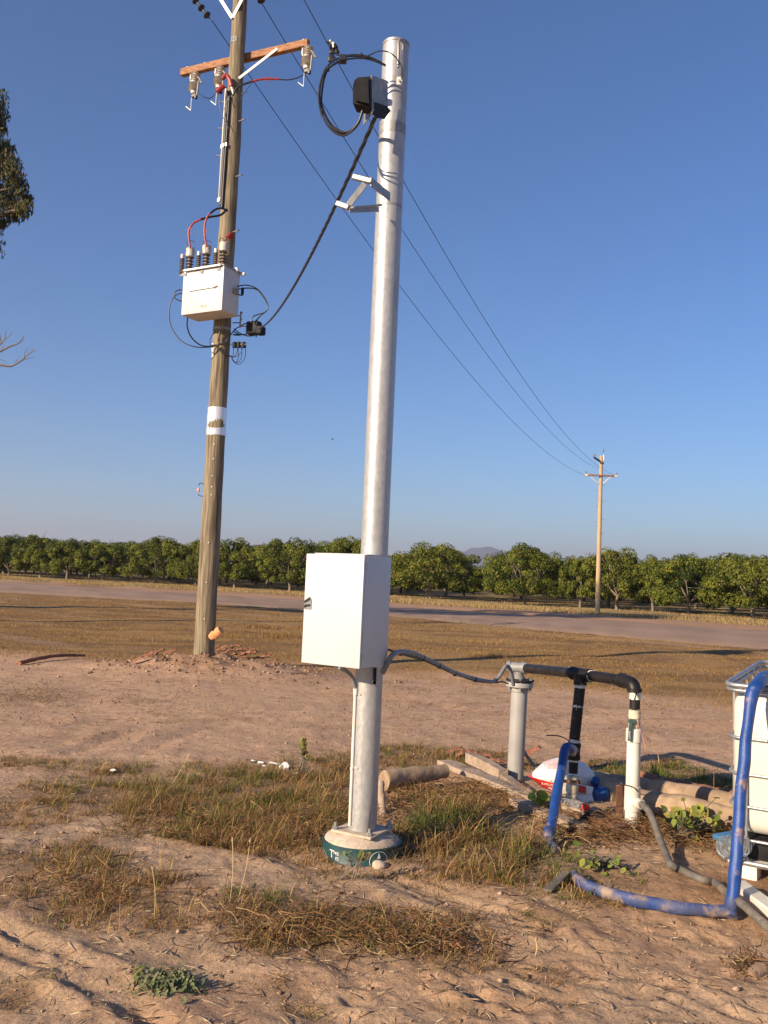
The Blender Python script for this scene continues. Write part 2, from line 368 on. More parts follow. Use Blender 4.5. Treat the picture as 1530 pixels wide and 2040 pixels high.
# patches of growth: pixel centre, half width, half height, density, height, greenness (0 straw .. 1 green)
PATCH = [(70,1600,120,55,.75,.09,.25),(230,1575,130,45,.9,.12,.35),(390,1590,140,55,1.0,.17,.40),(500,1640,150,50,1.0,.20,.35),
 (590,1570,90,55,1.0,.20,.45),(640,1650,60,50,1.0,.22,.30),(560,1690,80,28,.8,.14,.3),(440,1650,120,40,.9,.17,.3),(300,1640,80,30,.6,.10,.3),
 (110,1720,130,35,.6,.10,.2),(200,1790,130,60,.75,.13,.2),(310,1810,90,55,.85,.14,.3),(160,1700,60,40,.5,.1,.1),(20,1780,60,40,.5,.08,.3),
 (520,1820,110,40,.9,.13,.45),(600,1880,110,45,.9,.13,.2),(780,1860,180,45,.85,.12,.12),(880,1910,120,40,.8,.10,.12),(680,1840,90,35,.7,.10,.15),
 (30,1985,55,40,.8,.10,.3),(330,1968,75,26,.5,.05,.9),(560,1975,60,20,.5,.07,.25),(620,2020,60,20,.5,.07,.25),(900,2015,50,22,.5,.07,.5),
 (1080,1945,90,20,.4,.06,.5),(1110,1990,60,15,.3,.05,.2),(840,1700,90,40,.9,.20,.35),(930,1680,110,55,1.0,.24,.85),(1030,1720,110,50,1.0,.20,.75),(900,1740,90,25,.8,.12,.4),
 (1130,1770,70,30,.8,.09,.75),(1200,1750,70,25,.8,.08,.7),(1210,1800,80,22,.8,.08,.6),(1100,1830,80,25,.6,.08,.5),(1250,1770,50,20,.7,.06,.7),(960,1770,130,25,.5,.08,.3),
 (830,1510,110,22,1.0,.13,.45),(960,1515,90,18,.8,.10,.35),(1290,1545,150,26,1.0,.09,.75),(1150,1530,120,16,.7,.08,.5),(1400,1560,70,40,1.0,.09,.7),(700,1530,60,30,.8,.12,.4),
 (850,1600,90,35,.5,.16,.05),(960,1620,90,30,.5,.14,.1),(40,1520,100,14,.5,.08,.3),(250,1530,180,14,.5,.07,.4),(500,1530,130,14,.6,.1,.4),
 (420,1345,60,9,.35,.08,.4),(290,1395,40,7,.35,.06,.8),(60,1390,80,25,.35,.06,.1),(650,1745,60,20,.5,.06,.1),(760,1740,120,14,.3,.05,.1),(1400,1690,40,20,.4,.06,.5),(662,1712,30,14,.8,.08,.35),(803,1700,34,32,1.0,.19,.1),(745,1738,70,8,.6,.045,.3),(640,1690,24,30,1.0,.16,.2)]
PW = []
for px, py, hw, hh, de, ht, gr in PATCH:
    c = G(px, py); a = G(px, py-hh); b = G(px, py+hh); PW.append((c.x, (a.y+b.y)/2, hw*c.y/F_PX, abs(a.y-b.y)/2, de, ht, gr))
def patchness(x, y):
    s = np.zeros(np.shape(x))
    for cx, cy, rx, ry, de, ht, gr in PW:
        s = np.maximum(s, de*np.clip(1.25-np.hypot((x-cx)/rx, (y-cy)/ry)*.9, 0, 1))
    return np.clip(s, 0, 1)
def ground_col(x, y):
    n1 = fbm(x/2.2, y/1.6, 4, 0); n2 = fbm(x/.5, y/.4, 4, 2); n3 = fbm(x/6, y/3, 3, 3)
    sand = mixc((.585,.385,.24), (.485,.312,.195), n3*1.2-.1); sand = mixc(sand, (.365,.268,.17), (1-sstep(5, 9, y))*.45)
    sand = mixc(sand, (.52,.31,.17), sstep(.55,.75, n1)*.5)
    straw = mixc((.30,.175,.062), (.18,.10,.034), sstep(.35,.65, fbm(x/1.6, y/.7, 4, 4)))
    straw = mixc(straw, (.35,.225,.085), sstep(.56,.74, fbm(x/4, y/2, 3, 5))*.6)
    lim = 16.2 - .42*np.clip(x, 0, 9) + (n1-.5)*3.2 + (n3-.5)*2.0
    t = sstep(-1.2, 1.2, y-lim)
    c = mixc(sand, straw, t*.92)
    # bare streaks where wheels went
    st = sstep(.60, .74, fbm((x*.72+y*.69)/1.2, (x*.69-y*.72)/14, 3, 1))*sstep(17, 20, y)
    c = mixc(c, (.42,.27,.175), st*.55)
    # litter and damp under the growth
    pt = patchness(x, y)*(.5+.9*n2); c = mixc(c, (.23,.14,.075), np.clip(pt, 0, .85))
    sp_ = sstep(.60, .72, n2)*(1-t); c = mixc(c, (.34,.21,.13), sp_*.5)
    md = np.exp(-((x-WP.x-.2)/1.9)**2-((y-WP.y)/1.3)**2); c = mixc(c, (.36,.20,.125), md*.7)
    wet = G(1440, 1790); wd = np.exp(-((x-wet.x-.15)/.55)**2-((y-wet.y)/.55)**2); c = mixc(c, (.27,.15,.075), wd*.75)
    e1 = sgn_edge(x, y, NEAR); e2 = sgn_edge(x, y, FAR)
    c = mixc(c, (.40,.26,.18), np.exp(-(e1/1.2)**2)*.6)
    c = mixc(c, mixc((.44,.255,.15), (.36,.23,.14), n1), sstep(-.5, .5, e2))
    orch = mixc((.44,.33,.15), (.25,.175,.075), sstep(.4,.62, fbm(e2/1.1, x/30, 3, 2)))
    orch = mixc(orch, (.30,.17,.09), sstep(.5,.7,n3)*.5)
    c = mixc(c, orch, sstep(4.5, 7, e2+(n1-.5)*3))
    far = sstep(150, 400, np.hypot(x, y)); return mixc(c, (.17,.16,.08), far)

# ---- ground: one sheet to the horizon
a_f = np.arange(-rad(27), rad(27)+1e-6, .0042)
a_c = np.linspace(rad(27), 2*math.pi-rad(27), 70)[1:-1]
ang = np.concatenate([a_f, a_c])
rr = [0.25]
while rr[-1] < 2.6: rr.append(rr[-1]*1.08)
while rr[-1] < 9: rr.append(rr[-1]*1.0046)
while rr[-1] < 75: rr.append(rr[-1]*1.0085)
while rr[-1] < 26000: rr.append(rr[-1]*1.13)
rr = np.array(rr); A, R = np.meshgrid(ang, rr); X = np.sin(A)*R; Y = np.cos(A)*R
X = np.r_[0, X.ravel()]; Y = np.r_[0, Y.ravel()]; Z = HZ(X, Y)
nr, na = len(rr), len(ang)
i = np.arange(nr-1)[:, None]; j = np.arange(na)[None, :]; j2 = (j+1) % na
q = np.stack([1+i*na+j, 1+(i+1)*na+j, 1+(i+1)*na+j2, 1+i*na+j2], -1).reshape(-1, 4)[:, ::-1]
tri = np.stack([np.zeros(na, int), 1+np.arange(na), 1+(np.arange(na)+1) % na], -1)[:, ::-1]
loops = np.concatenate([q.ravel(), tri.ravel()]); starts = np.concatenate([np.arange(len(q))*4, len(q)*4+np.arange(len(tri))*3])
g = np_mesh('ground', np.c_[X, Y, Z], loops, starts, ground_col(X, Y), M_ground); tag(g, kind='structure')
if g.data.polygons[len(g.data.polygons)//2].normal.z < 0: g.data.flip_normals()

# ---- road: asphalt strip with ragged edges
def road_mesh():
    t = []; n = []
    P1 = np.array(NEAR, float); P2 = np.array(FAR, float)
    def cr(Pn, k=40):
        out = []
        for s in range(len(Pn)-1):
            for m_ in range(k): out.append(Pn[s]*(1-m_/k) + Pn[s+1]*(m_/k))
        out.append(Pn[-1]); return np.array(out)
    a, b = cr(P1), cr(P2); W = 14; V = []; C = []
    for s in range(len(a)):
        ea = (vn(s*.9, 1, 1)-.5)*.9 + (vn(s*.23, 1, 2)-.5)*.8; eb = (vn(s*.8, 5, 1)-.5)*1.2 + (vn(s*.2, 6, 2)-.5)*.9
        L = np.linalg.norm(b[s]-a[s]); d = (b[s]-a[s])/L
        p0 = a[s]+d*(ea+.2); p1 = b[s]-d*(eb+.5)
        for k in range(W+1):
            u = k/W; p = p0*(1-u)+p1*u; V.append((p[0], p[1], -.075 + .12*math.sin(math.pi*min(1, max(0, u)))**.6))
            base = np.array((.30,.205,.145))*(.85+.3*float(vn(s*.31, k*.35, 4))); edge = np.array((.40,.265,.165)); tt = abs(u-.5)*2
            whe = math.exp(-((u-.3)/.06)**2)+math.exp(-((u-.68)/.06)**2)
            c = base*(1-max(0, tt-.75)*3.2) + edge*max(0, tt-.75)*3.2; C.append(c*(1+.10*whe))
    n_ = len(a); Q = []
    for s in range(n_-1):
        for k in range(W): Q += [s*(W+1)+k, s*(W+1)+k+1, (s+1)*(W+1)+k+1, (s+1)*(W+1)+k]
    o = np_mesh('road', np.array(V), Q, np.arange(len(Q)//4)*4, np.array(C), M_road)
    if o.data.polygons[0].normal.z < 0: o.data.flip_normals()
    return tag(o, kind='structure')
road_mesh()

# ---- far hill
def hill(name, px, Y, wpx, hpx, seed):
    c = P(px, 1155, Y); m = Y/F_PX; W = wpx*m; H = hpx*m; nx, ny = 60, 24; V = []
    for iy in range(ny+1):
        for ix in range(nx+1):
            u = ix/nx*2-1; v = iy/ny*2-1
            h = math.exp(-(u*2.2)**2)*.75 + math.exp(-((u-.14)*5.5)**2)*.28 + .12*math.exp(-((u+.45)*5)**2)
            h *= max(0, 1-abs(v))**.8
            V.append((c.x+u*W, Y+v*W*.6, H*h*(.9+.2*float(vn(ix*.35, iy*.4, seed)))-2))
    Q = []
    for iy in range(ny):
        for ix in range(nx): Q += [iy*(nx+1)+ix, iy*(nx+1)+ix+1, (iy+1)*(nx+1)+ix+1, (iy+1)*(nx+1)+ix]
    o = np_mesh(name, np.array(V), Q, np.arange(len(Q)//4)*4, np.tile((.015,.035,.045), (len(V), 1)), M_leaf); return tag(o, kind='structure')
hill('hills', 944, 9000, 240, 76, 2)

# ---------------------------------------------------------------- grass
def blades(name, base, h, wd, head, lean, col, segs=2, mt=None, bend=1.6, label=None):
    N = len(base); k = segs; nv = 2*k+1
    V = np.empty((N, nv, 3)); C = np.empty((N, nv, 3))
    dx, dy = np.cos(head), np.sin(head); sx, sy = -dy, dx
    for s in range(k+1):
        t = s/k; out = lean*h*(t**bend); z = h*t*np.sqrt(np.clip(1-(lean*.75*t)**2, .08, 1)); cx = base[:,0]+dx*out; cy = base[:,1]+dy*out; cz = base[:,2]+z
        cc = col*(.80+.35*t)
        if s < k:
            ww = wd*(1-t*.55)/2
            V[:, 2*s] = np.c_[cx-sx*ww, cy-sy*ww, cz]; V[:, 2*s+1] = np.c_[cx+sx*ww, cy+sy*ww, cz]; C[:, 2*s] = cc; C[:, 2*s+1] = cc
        else: V[:, 2*s] = np.c_[cx, cy, cz]; C[:, 2*s] = cc
    o = (np.arange(N)*nv)[:, None]; parts = []; 
    quads = np.concatenate([o+np.array([[2*s, 2*s+1, 2*s+3, 2*s+2]]) for s in range(k-1)], 0) if k > 1 else np.zeros((0, 4), int)
    tris = o+np.array([[2*k-2, 2*k-1, 2*k]])
    loops = np.concatenate([quads.ravel(), tris.ravel()]); starts = np.concatenate([np.arange(len(quads))*4, quads.size+np.arange(len(tris))*3])
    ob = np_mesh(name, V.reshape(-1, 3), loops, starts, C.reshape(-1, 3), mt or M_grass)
    return tag(ob, label, name.replace('_', ' '), kind='stuff')
def blade_cols(n, green, rng):
    g_ = np.array([(.10,.15,.03),(.15,.19,.04),(.20,.22,.06)]); d_ = np.array([(.36,.25,.10),(.46,.34,.16),(.27,.165,.07),(.34,.19,.08),(.20,.125,.055)])
    isg = rng.random(n) < green*.6; c = np.where(isg[:, None], g_[rng.integers(0, 3, n)], d_[rng.integers(0, 5, n)])
    return c*(.75+.5*rng.random((n, 1)))
def near_grass():
    rng = np.random.default_rng(11); B=[];H=[];W=[];HD=[];LN=[];C=[]
    Bg=[];Hg=[];Wg=[];HDg=[];LNg=[];Cg=[]
    for cx, cy, rx, ry, de, ht, gr in PW:
        area = math.pi*rx*ry; nt_ = int(area*de*850) if cy < 9 else int(area*de*260)
        th = rng.random(nt_)*2*math.pi; r_ = rng.random(nt_)**.62*1.1
        x = cx+np.cos(th)*r_*rx; y = cy+np.sin(th)*r_*ry
        keep = rng.random(nt_) < np.clip(sstep(.36, .56, fbm(x/.22, y/.22, 3, 3))+.12, 0, 1); x = x[keep]; y = y[keep]; nt_ = len(x)
        nb = rng.integers(5, 13, nt_); idx = np.repeat(np.arange(nt_), nb); n = len(idx)
        bx = x[idx]+rng.normal(0, .018, n); by = y[idx]+rng.normal(0, .018, n)
        th_ = rng.lognormal(0, .35, nt_)[idx]
        hh = ht*th_*(.16+.7*rng.random(n)**2.2+.35*(rng.random(n) < .03))*.85
        lean = np.clip(rng.normal(1.1, .4, n), .05, 1.32)
        gt = np.clip(gr*(.25+1.5*sstep(.45,.58,fbm(x/.3+3, y/.25, 3, 4)))*(.75 if gr < .7 else 1.15), 0, 1); col = blade_cols(n, gt[idx]/.6, rng)*np.array([1,.94,.88])*(.72+.55*fbm(x/.18, y/.15, 2, 1))[idx][:, None]
        B.append(np.c_[bx, by]); H.append(hh); W.append((.0024+.0028*rng.random(n))*(1+.5*(gr > .6))); HD.append(rng.random(n)*2*math.pi); LN.append(lean); C.append(col)
    B = np.concatenate(B); z = HZ(B[:,0], B[:,1])-.004; B = np.c_[B, z]
    H = np.concatenate(H); W = np.concatenate(W); HD = np.concatenate(HD); LN = np.concatenate(LN); C = np.concatenate(C)
    # keep the concrete pier clear
    k = np.hypot(B[:,0]-SP.x, B[:,1]-SP.y) > .25; k &= ~((np.hypot(B[:,0]-SP.x, B[:,1]-SP.y) < .40) & (B[:,1] < SP.y) & (np.abs(B[:,0]-SP.x) < .17) & (H > .09))
    B,H,W,HD,LN,C = B[k],H[k],W[k],HD[k],LN[k],C[k]
    gcol = C[:,1] > C[:,0]*.98
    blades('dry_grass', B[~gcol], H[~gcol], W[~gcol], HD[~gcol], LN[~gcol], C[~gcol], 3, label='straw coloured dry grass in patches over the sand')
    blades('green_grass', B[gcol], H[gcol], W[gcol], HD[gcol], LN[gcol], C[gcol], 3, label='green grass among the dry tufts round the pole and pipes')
SP = G(722, 1655, .125)           # foot of the steel pole on its pier
near_grass()
def field_grass():
    rng = np.random.default_rng(21)
    n = 120000; a = (rng.random(n)-.5)*rad(52); r = 9*np.exp(rng.random(n)*math.log(50/9.)); x = np.sin(a)*r; y = np.cos(a)*r
    e1 = sgn_edge(x, y, NEAR); lim = 16.2-.42*np.clip(x, 0, 9)
    d = sstep(-3, 2.5, y-lim)*(e1 < -.4)*(.2+.85*sstep(.40, .6, fbm(x/1.6, y/.8, 3, 4)))
    d = np.maximum(d, .035)*(e1 < -.4)
    k = rng.random(n) < d; x, y = x[k], y[k]; nb = 4; x = np.repeat(x, nb)+rng.normal(0, .05, len(x)*nb); y = np.repeat(y, nb)+rng.normal(0, .05, len(y)*nb); n = len(x)
    c = blade_cols(n, .08, rng)*np.array([1,.92,.78]); big = sstep(.55, .75, fbm(x/3, y/1.5, 3, 5)); tall = sstep(.55, .7, fbm(x/1.2+9, y/.9, 2, 1))
    h = (.015+.035*rng.random(n))*(1+2.2*big*tall); wd = .003+.00030*y*(.6+.8*rng.random(n))
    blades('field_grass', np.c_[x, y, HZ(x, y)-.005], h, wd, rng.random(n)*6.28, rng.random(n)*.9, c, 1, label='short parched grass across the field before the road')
field_grass()
def verge_grass():
    rng = np.random.default_rng(31); n = 150000
    x = -75+rng.random(n)*150; e = 4.6+rng.random(n)**1.4*34; xs = [p[0] for p in FAR]; ys = [p[1] for p in FAR]
    y = np.interp(x, xs, ys)+e/.78; k = (np.abs(x) < y*.5); d = np.where(e < 12, .95, .75)*sstep(.28, .5, fbm(x/3, e/1.5, 3, 2)); k &= rng.random(n) < d; x, y, e = x[k], y[k], e[k]; n = len(x)
    c = np.array([(.50,.36,.15),(.40,.26,.11),(.30,.20,.09),(.24,.20,.075)])[rng.integers(0, 4, n)]*(.8+.4*rng.random((n,1)))
    h = (.05+.24*rng.random(n)*(.4+vn(x/2.5, e/2, 3)))*np.where(e < 11, 1.0, .6); 
    blades('verge_grass', np.c_[x, y, HZ(x, y)], h, .02+.03*rng.random(n), rng.random(n)*6.28, rng.random(n)*.7, c, 1, label='tall yellow grass along the edge of the orchard')
verge_grass()

# twigs, straw and small stones lying on the sand
def litter():
    rng = np.random.default_rng(41); mb = MB()
    V=[];L=[];C=[]
    n = 10000; a = (rng.random(n)-.5)*rad(50); r = 3.2*np.exp(rng.random(n)*math.log(16/3.2)); x = np.sin(a)*r; y = np.cos(a)*r
    hd = rng.random(n)*6.28; ln = .008+rng.random(n)**5*.12; wd = .001+.0013*rng.random(n)
    z = HZ(x, y)+.004; x2 = x+np.cos(hd)*ln; y2 = y+np.sin(hd)*ln; z2 = HZ(x2, y2)+.004+.02*rng.random(n)**3
    sx, sy = -np.sin(hd)*wd, np.cos(hd)*wd
    V = np.stack([np.c_[x-sx, y-sy, z], np.c_[x+sx, y+sy, z], np.c_[x2, y2, z2], np.c_[(x+x2)/2, (y+y2)/2, (z+z2)/2+wd*2.2]], 1).reshape(-1, 3)
    o = (np.arange(n)*4)[:, None]; F = np.concatenate([o+np.array([[0,1,3]]), o+np.array([[1,2,3]]), o+np.array([[2,0,3]]), o+np.array([[0,2,1]])], 0)
    c = np.array([(.5,.38,.22),(.16,.10,.06),(.30,.17,.09),(.6,.5,.34)])[rng.integers(0, 4, n)]
    tag(np_mesh('twigs', V, F.ravel(), np.arange(len(F))*3, np.repeat(c, 4, 0), M_grass, smooth=False), 'dry twigs and straw strewn over the sand', 'twigs', kind='stuff')
    n = 3800; a = (rng.random(n)-.5)*rad(50); r = 3.2*np.exp(rng.random(n)**.8*math.log(24/3.2)); x = np.sin(a)*r; y = np.cos(a)*r
    k = (rng.random(n) < .25+.75*sstep(8, 10, r)); x, y, r = x[k], y[k], r[k]; n = len(x)
    # spoil round the pole mound
    m = 1300; x = np.r_[x, WP.x+.25+rng.normal(0, 1.1, m)]; y = np.r_[y, WP.y-.4+rng.normal(0, .7, m)]; s = np.r_[.004+.014*rng.random(n)**3, .005+.032*rng.random(m)**4]; n = len(x)
    z = HZ(x, y)
    octa = np.array([(1,0,0),(0,1,0),(-1,0,0),(0,-1,0),(0,0,.8),(0,0,-.6)]); FO = np.array([(0,1,4),(1,2,4),(2,3,4),(3,0,4),(1,0,5),(2,1,5),(3,2,5),(0,3,5)])
    V = octa[None]*(s[:, None, None])*(.6+.8*rng.random((n, 6, 3))); V[:, :, 0] += x[:, None]; V[:, :, 1] += y[:, None]; V[:, :, 2] += z[:, None]+s[:, None]*.3
    F = (np.arange(n)*6)[:, None, None]+FO[None]
    c = np.array([(.40,.26,.17),(.52,.38,.27),(.24,.145,.095),(.33,.21,.14)])[rng.integers(0, 4, n)]
    tag(np_mesh('pebbles', V.reshape(-1, 3), F.ravel(), np.arange(n*8)*3, np.repeat(c, 6, 0), M_grass, smooth=False), 'small stones and clods scattered over the sand', 'pebbles', kind='stuff')
litter()

# ---------------------------------------------------------------- trees of the orchard
def leaf_quads(cent, nrm, size, cols, rng, aspect=.55):
    n = len(cent); t = rng.normal(size=(n, 3)); t -= nrm*(t*nrm).sum(1)[:, None]; t /= np.linalg.norm(t, axis=1)[:, None]+1e-9; b = np.cross(nrm, t)
    s = size[:, None]
    V = np.stack([cent-t*s, cent-b*s*aspect+nrm*s*.12, cent+t*s, cent+b*s*aspect+nrm*s*.12], 1).reshape(-1, 3)
    return V, np.arange(n*4), np.arange(n)*4, np.repeat(cols, 4, 0)
def mango_proto(seed, Rx, Hh, low, sparse=0.0, dry=0.0):
    rng = np.random.default_rng(seed); rnd = random.Random(seed)
    mb = MB(); top = low+rnd.uniform(.1, .35)
    fork = Vector((rnd.uniform(-.15,.15), rnd.uniform(-.15,.15), top))
    mb.tube([Vector((0,0,-.2)), Vector((0,0,.05)), Vector((.03,0,top*.55)), fork], [.26,.20,.17,.19], 9)
    tips = []
    for k in range(7):
        a = k*2*math.pi/7+rnd.uniform(-.3,.3); e = rnd.uniform(.35, 1.2); L = rnd.uniform(.55,.8)*Rx
        d = Vector((math.cos(a)*math.cos(e), math.sin(a)*math.cos(e), math.sin(e)))
        p1 = fork+d*L*.5+Vector((0,0,.1)); p2 = fork+d*L+Vector((0,0,rnd.uniform(.2,.8)))
        mb.tube(spline([fork, p1, p2], 4), [.11]+[.09]*3+[.07]*3+[.05]*2, 7); tips.append(p2)
        for m_ in range(3):
            q = p1.lerp(p2, rnd.random())+Vector((rnd.uniform(-1,1), rnd.uniform(-1,1), rnd.uniform(.3,1.4)))*Rx*.28
            mb.tube([p1.lerp(p2, .5), q], [.05,.015], 5)
    nl = 90; C = []; RR = []
    for k in range(nl):
        a = rnd.uniform(0, 2*math.pi); u = rnd.uniform(-.8, 1); cr_ = math.sqrt(max(0, 1-u*u))**(1 if u > 0 else .45); f = rnd.uniform(.66, .92)
        hz_ = (Hh-low)/2; cz = low+hz_*.80
        C.append((math.cos(a)*cr_*Rx*f, math.sin(a)*cr_*Rx*f, cz+u*hz_*f*(1.08 if u > 0 else .95))); RR.append(rnd.uniform(.32,.78)*Rx/4.0)
    C = np.array(C); RR = np.array(RR); per = int(330*(1-sparse)); idx = np.repeat(np.arange(nl), per); n = len(idx)
    d = rng.normal(size=(n, 3)); d /= np.linalg.norm(d, axis=1)[:, None]
    keep = d[:, 2] > -.75; d = d[keep]; idx = idx[keep]; n = len(idx)
    rad_ = RR[idx]*(.78+.38*rng.random(n)); P_ = C[idx]+d*rad_[:, None]*np.array([1.05,1.05,.85])
    P_[:, 2] = np.maximum(P_[:, 2], low*.55+.35*rng.random(n))
    nr_ = d*1.0+rng.normal(size=(n, 3))*.38; nr_[:, 2] += .25; nr_ /= np.linalg.norm(nr_, axis=1)[:, None]
    tone = rng.random(nl)[idx]; g1, g2 = np.array((.028,.050,.009)), np.array((.155,.18,.024)); col = g1+(g2-g1)*tone[:, None]
    yel = rng.random(n) < (.09+dry); col = np.where(yel[:, None], np.array((.22,.18,.045)), col); col = col*(.7+.6*rng.random((n, 1)))
    sz = .07+.085*rng.random(n)
    return mb, leaf_quads(P_, nr_, sz, col, rng, .5)
protos = []
for s_, (Rx, Hh, low, spr, dry) in enumerate([(4.6,6.0,.8,0,.02),(5.0,6.3,.75,0,.03),(4.2,5.6,.9,.1,.06),(4.8,5.7,.7,0,.0),(4.7,6.2,.9,.25,.12),(3.9,5.3,.75,.05,.03)]):
    mb, (V, lo, st, cc) = mango_proto(100+s_, Rx, Hh, low, spr, dry)
    t = mb.build('trunk', M_bole, org=(0,0,0)); t.location = (0,0,0)
    cme = np_mesh('crown', V, lo, st, cc, M_leaf, smooth=False)
    protos.append((t.data, cme.data)); bpy.data.objects.remove(t); bpy.data.objects.remove(cme)
def put_tree(loc, rz, sc, pi, label, group):
    e = bpy.data.objects.new('mango_tree', None); COL.objects.link(e); e.location = loc; e.rotation_euler = (0,0,rz); e.scale = sc; e.empty_display_size = 1
    tag(e, label, 'tree', group)
    for nm, me in (('trunk', protos[pi][0]), ('crown', protos[pi][1])):
        o = bpy.data.objects.new(nm, me); COL.objects.link(o); o.parent = e
    return e
rt = random.Random(77)
front = [(-60,72,1056,3,'rounded mango tree in the front orchard row just past the left edge'),
 (18,58,1060,1,'dense mango tree in the front orchard row, touching the left edge of the view'),
 (80,55,1059,5,'tall dark mango tree second from the left edge'),
 (133,58,1070,0,'mango tree with pale trunk in the front orchard row at far left'),
 (205,58,1073,5,'flat topped mango tree between the pale trunked one and the tall rounded one'),
 (310,66,1062,1,'tall rounded mango tree left of the timber power pole, with a dark trunk'),
 (390,52,1071,3,'mango tree directly behind the timber power pole'),
 (467,60,1068,0,'mango tree just right of the timber power pole'),
 (577,70,1065,1,'broad mango tree left of the white cabinet'),
 (690,72,1064,3,'mango tree behind the galvanised pole and white cabinet'),
 (857,82,1074,4,'sparse mango tree with leaning prop at its trunk, right of the cabinet'),
 (1044,78,1075,1,'large round mango tree right of the gap that shows the hill'),
 (1155,44,1098,5,'smaller mango tree between the large round one and the far power pole'),
 (1228,72,1082,4,'mango tree with pale bare limbs behind the far power pole'),
 (1300,56,1102,0,'low mango tree right of the far power pole'),
 (1372,74,1098,3,'wide mango tree in the front row between far pole and right edge'),
 (1500,82,1098,2,'mango tree with forked pale trunk at the right edge of the view'),
 (1650,80,1100,1,'mango tree of the front row just past the right edge')]
PSZ = [(5.0,6.2),(5.35,6.5),(4.5,5.8),(5.1,5.9),(5.0,6.4),(4.2,5.5)]
for k, (px, hw, top, pi, lb) in enumerate(front):
    Yt = float(np.interp(px, [-60,127,690,835,1030,1212,1373,1500,1650], [114,107,92,86,77,74,70,65,61]))
    hor = 1120+px*.0436; hpx = F_PX*1.6/Yt; q = P(px, hor+hpx, Yt); sx_ = hw*1.17*Yt/F_PX/PSZ[pi][0]; sz_ = (hor+hpx-top)*Yt/F_PX/PSZ[pi][1]
    put_tree((q.x, Yt, -.02), rt.uniform(0, 6.28), (sx_, sx_, sz_), pi, lb, 'mango trees of the orchard')
    if px == 857: PROP = (q.x, Yt)
# the rows behind, parallel to the front one
fx = [-60,-40,-22,-9,0,8.5,16,23.5,45]; fy = [122,112,101,93,88,81,75,63,42]
for row in range(1, 6):
    off = 9.5*row
    for k in range(-14, 16):
        t_ = k*8.3+(row % 2)*3.1+rt.uniform(-.8,.8)
        x = t_*.80+off*.5; y = np.interp(t_*.80, fx, fy)+off*1.0
        if abs(x)/y > .50: continue
        if 905 < 765+x/y*F_PX < 995: 
            s_ = .50
        else: s_ = rt.uniform(.92, 1.06)
        put_tree((x, y, -.02), rt.uniform(0, 6.28), (s_, s_, s_*rt.uniform(.82,.9)), rt.choice([0,1,2,3,5]), 'mango tree standing in the rows behind the front row of the orchard', 'mango trees in the rear rows')
# orchard beyond, one mass
def far_orchard():
    rng = np.random.default_rng(55); n = 26000; x = -170+rng.random(n)*330; y = np.interp(x*.9, fx, fy)+62+rng.random(n)*60
    z = .6+rng.random(n)*3.1*(.75+.35*vn(x/7, y/9, 1)); k = np.abs(x) < y*.6; x, y, z = x[k], y[k], z[k]; n = len(x)
    nr_ = rng.normal(size=(n, 3)); nr_[:, 1] -= 1.2; nr_[:, 2] += .6; nr_ /= np.linalg.norm(nr_, axis=1)[:, None]
    col = np.array((.07,.105,.02))*(.7+.7*rng.random((n,1)))
    V, lo, st, cc = leaf_quads(np.c_[x, y, z], nr_, .45+.3*rng.random(n), col, rng)
    tag(np_mesh('orchard_mass', V, lo, st, cc, M_leaf, smooth=False), 'distant orchard foliage closing the view behind the mango rows', 'trees', kind='stuff')
far_orchard()

# ================================================================ THE STEEL POLE AND WHAT HANGS ON IT
SPT = P(789, 90, SP.y)                                   # its top
SAX = (SPT-SP).normalized(); SLEN = (SPT-SP).length
def sat(py_or_z):                                        # point of the axis at world height z
    return SP + SAX*((py_or_z-SP.z)/SAX.z)
RP = .0815
# pier: concrete cast in the end of an oil drum
pier = thing('concrete_pier', (SP.x, SP.y, 0), 'round concrete footing cast inside a teal painted drum ring under the steel pole', 'footing')
mb = MB(); prof = [(.223, -.12), (.221, .080), (.212, .092), (.17, .112), (.11, .130), (.01, .136)]
mb.lathe(prof, (SP.x, SP.y, 0), seg=40); noisy(mb, .008, 9); mb.build('footing', M_conc, pier, ang=60)
mb = MB(); o_ = []
seg = 64
for k in range(seg):
    a = 2*math.pi*k/seg; o_.append((math.cos(a), math.sin(a)))
prof = [(.228,-.15),(.228,-.02),(.232,-.015),(.232,-.005),(.228,0),(.228,.072),(.233,.072),(.233,.081),(.226,.083),(.221,.076),(.221,-.15)]
vv = [(SP.x+r*c, SP.y+r*s, h) for r, h in prof for c, s in o_]
ff = [(i*seg+k, i*seg+(k+1) % seg, (i+1)*seg+(k+1) % seg, (i+1)*seg+k) for i in range(len(prof)-1) for k in range(seg)]
mb.add(vv, ff); drum = mb.build('drum_ring', M_teal, pier, ang=50)
def wrap_text(txt, size, a0, h0, R, rot=0):
    v, f = text_mesh(txt, size); out = []
    for p in v:
        x, y = (p.x, p.y) if not rot else (p.x*math.cos(rot)-p.y*math.sin(rot), p.x*math.sin(rot)+p.y*math.cos(rot))
        a = a0 + x/R; rr_ = R + .001 + p.z
        out.append((SP.x+rr_*math.sin(a), SP.y-rr_*math.cos(a), h0+y))
    return out, f
mb = MB(); mb.add(*wrap_text("T", .062, rad(-47), .03, .228)); mb.add(*wrap_text("PRE", .024, rad(-38), .040, .228)); mb.add(*wrap_text("ES", .026, rad(-36), .012, .228))
mb.build('lettering', M_letter, drum)
mb = MB()                                                # round emblem: ring, triangle, lower dome
R_ = .229
def oncyl(x, y, d=.001): a = rad(26)+x/R_; return (SP.x+(R_+d)*math.sin(a), SP.y-(R_+d)*math.cos(a), .018+y)
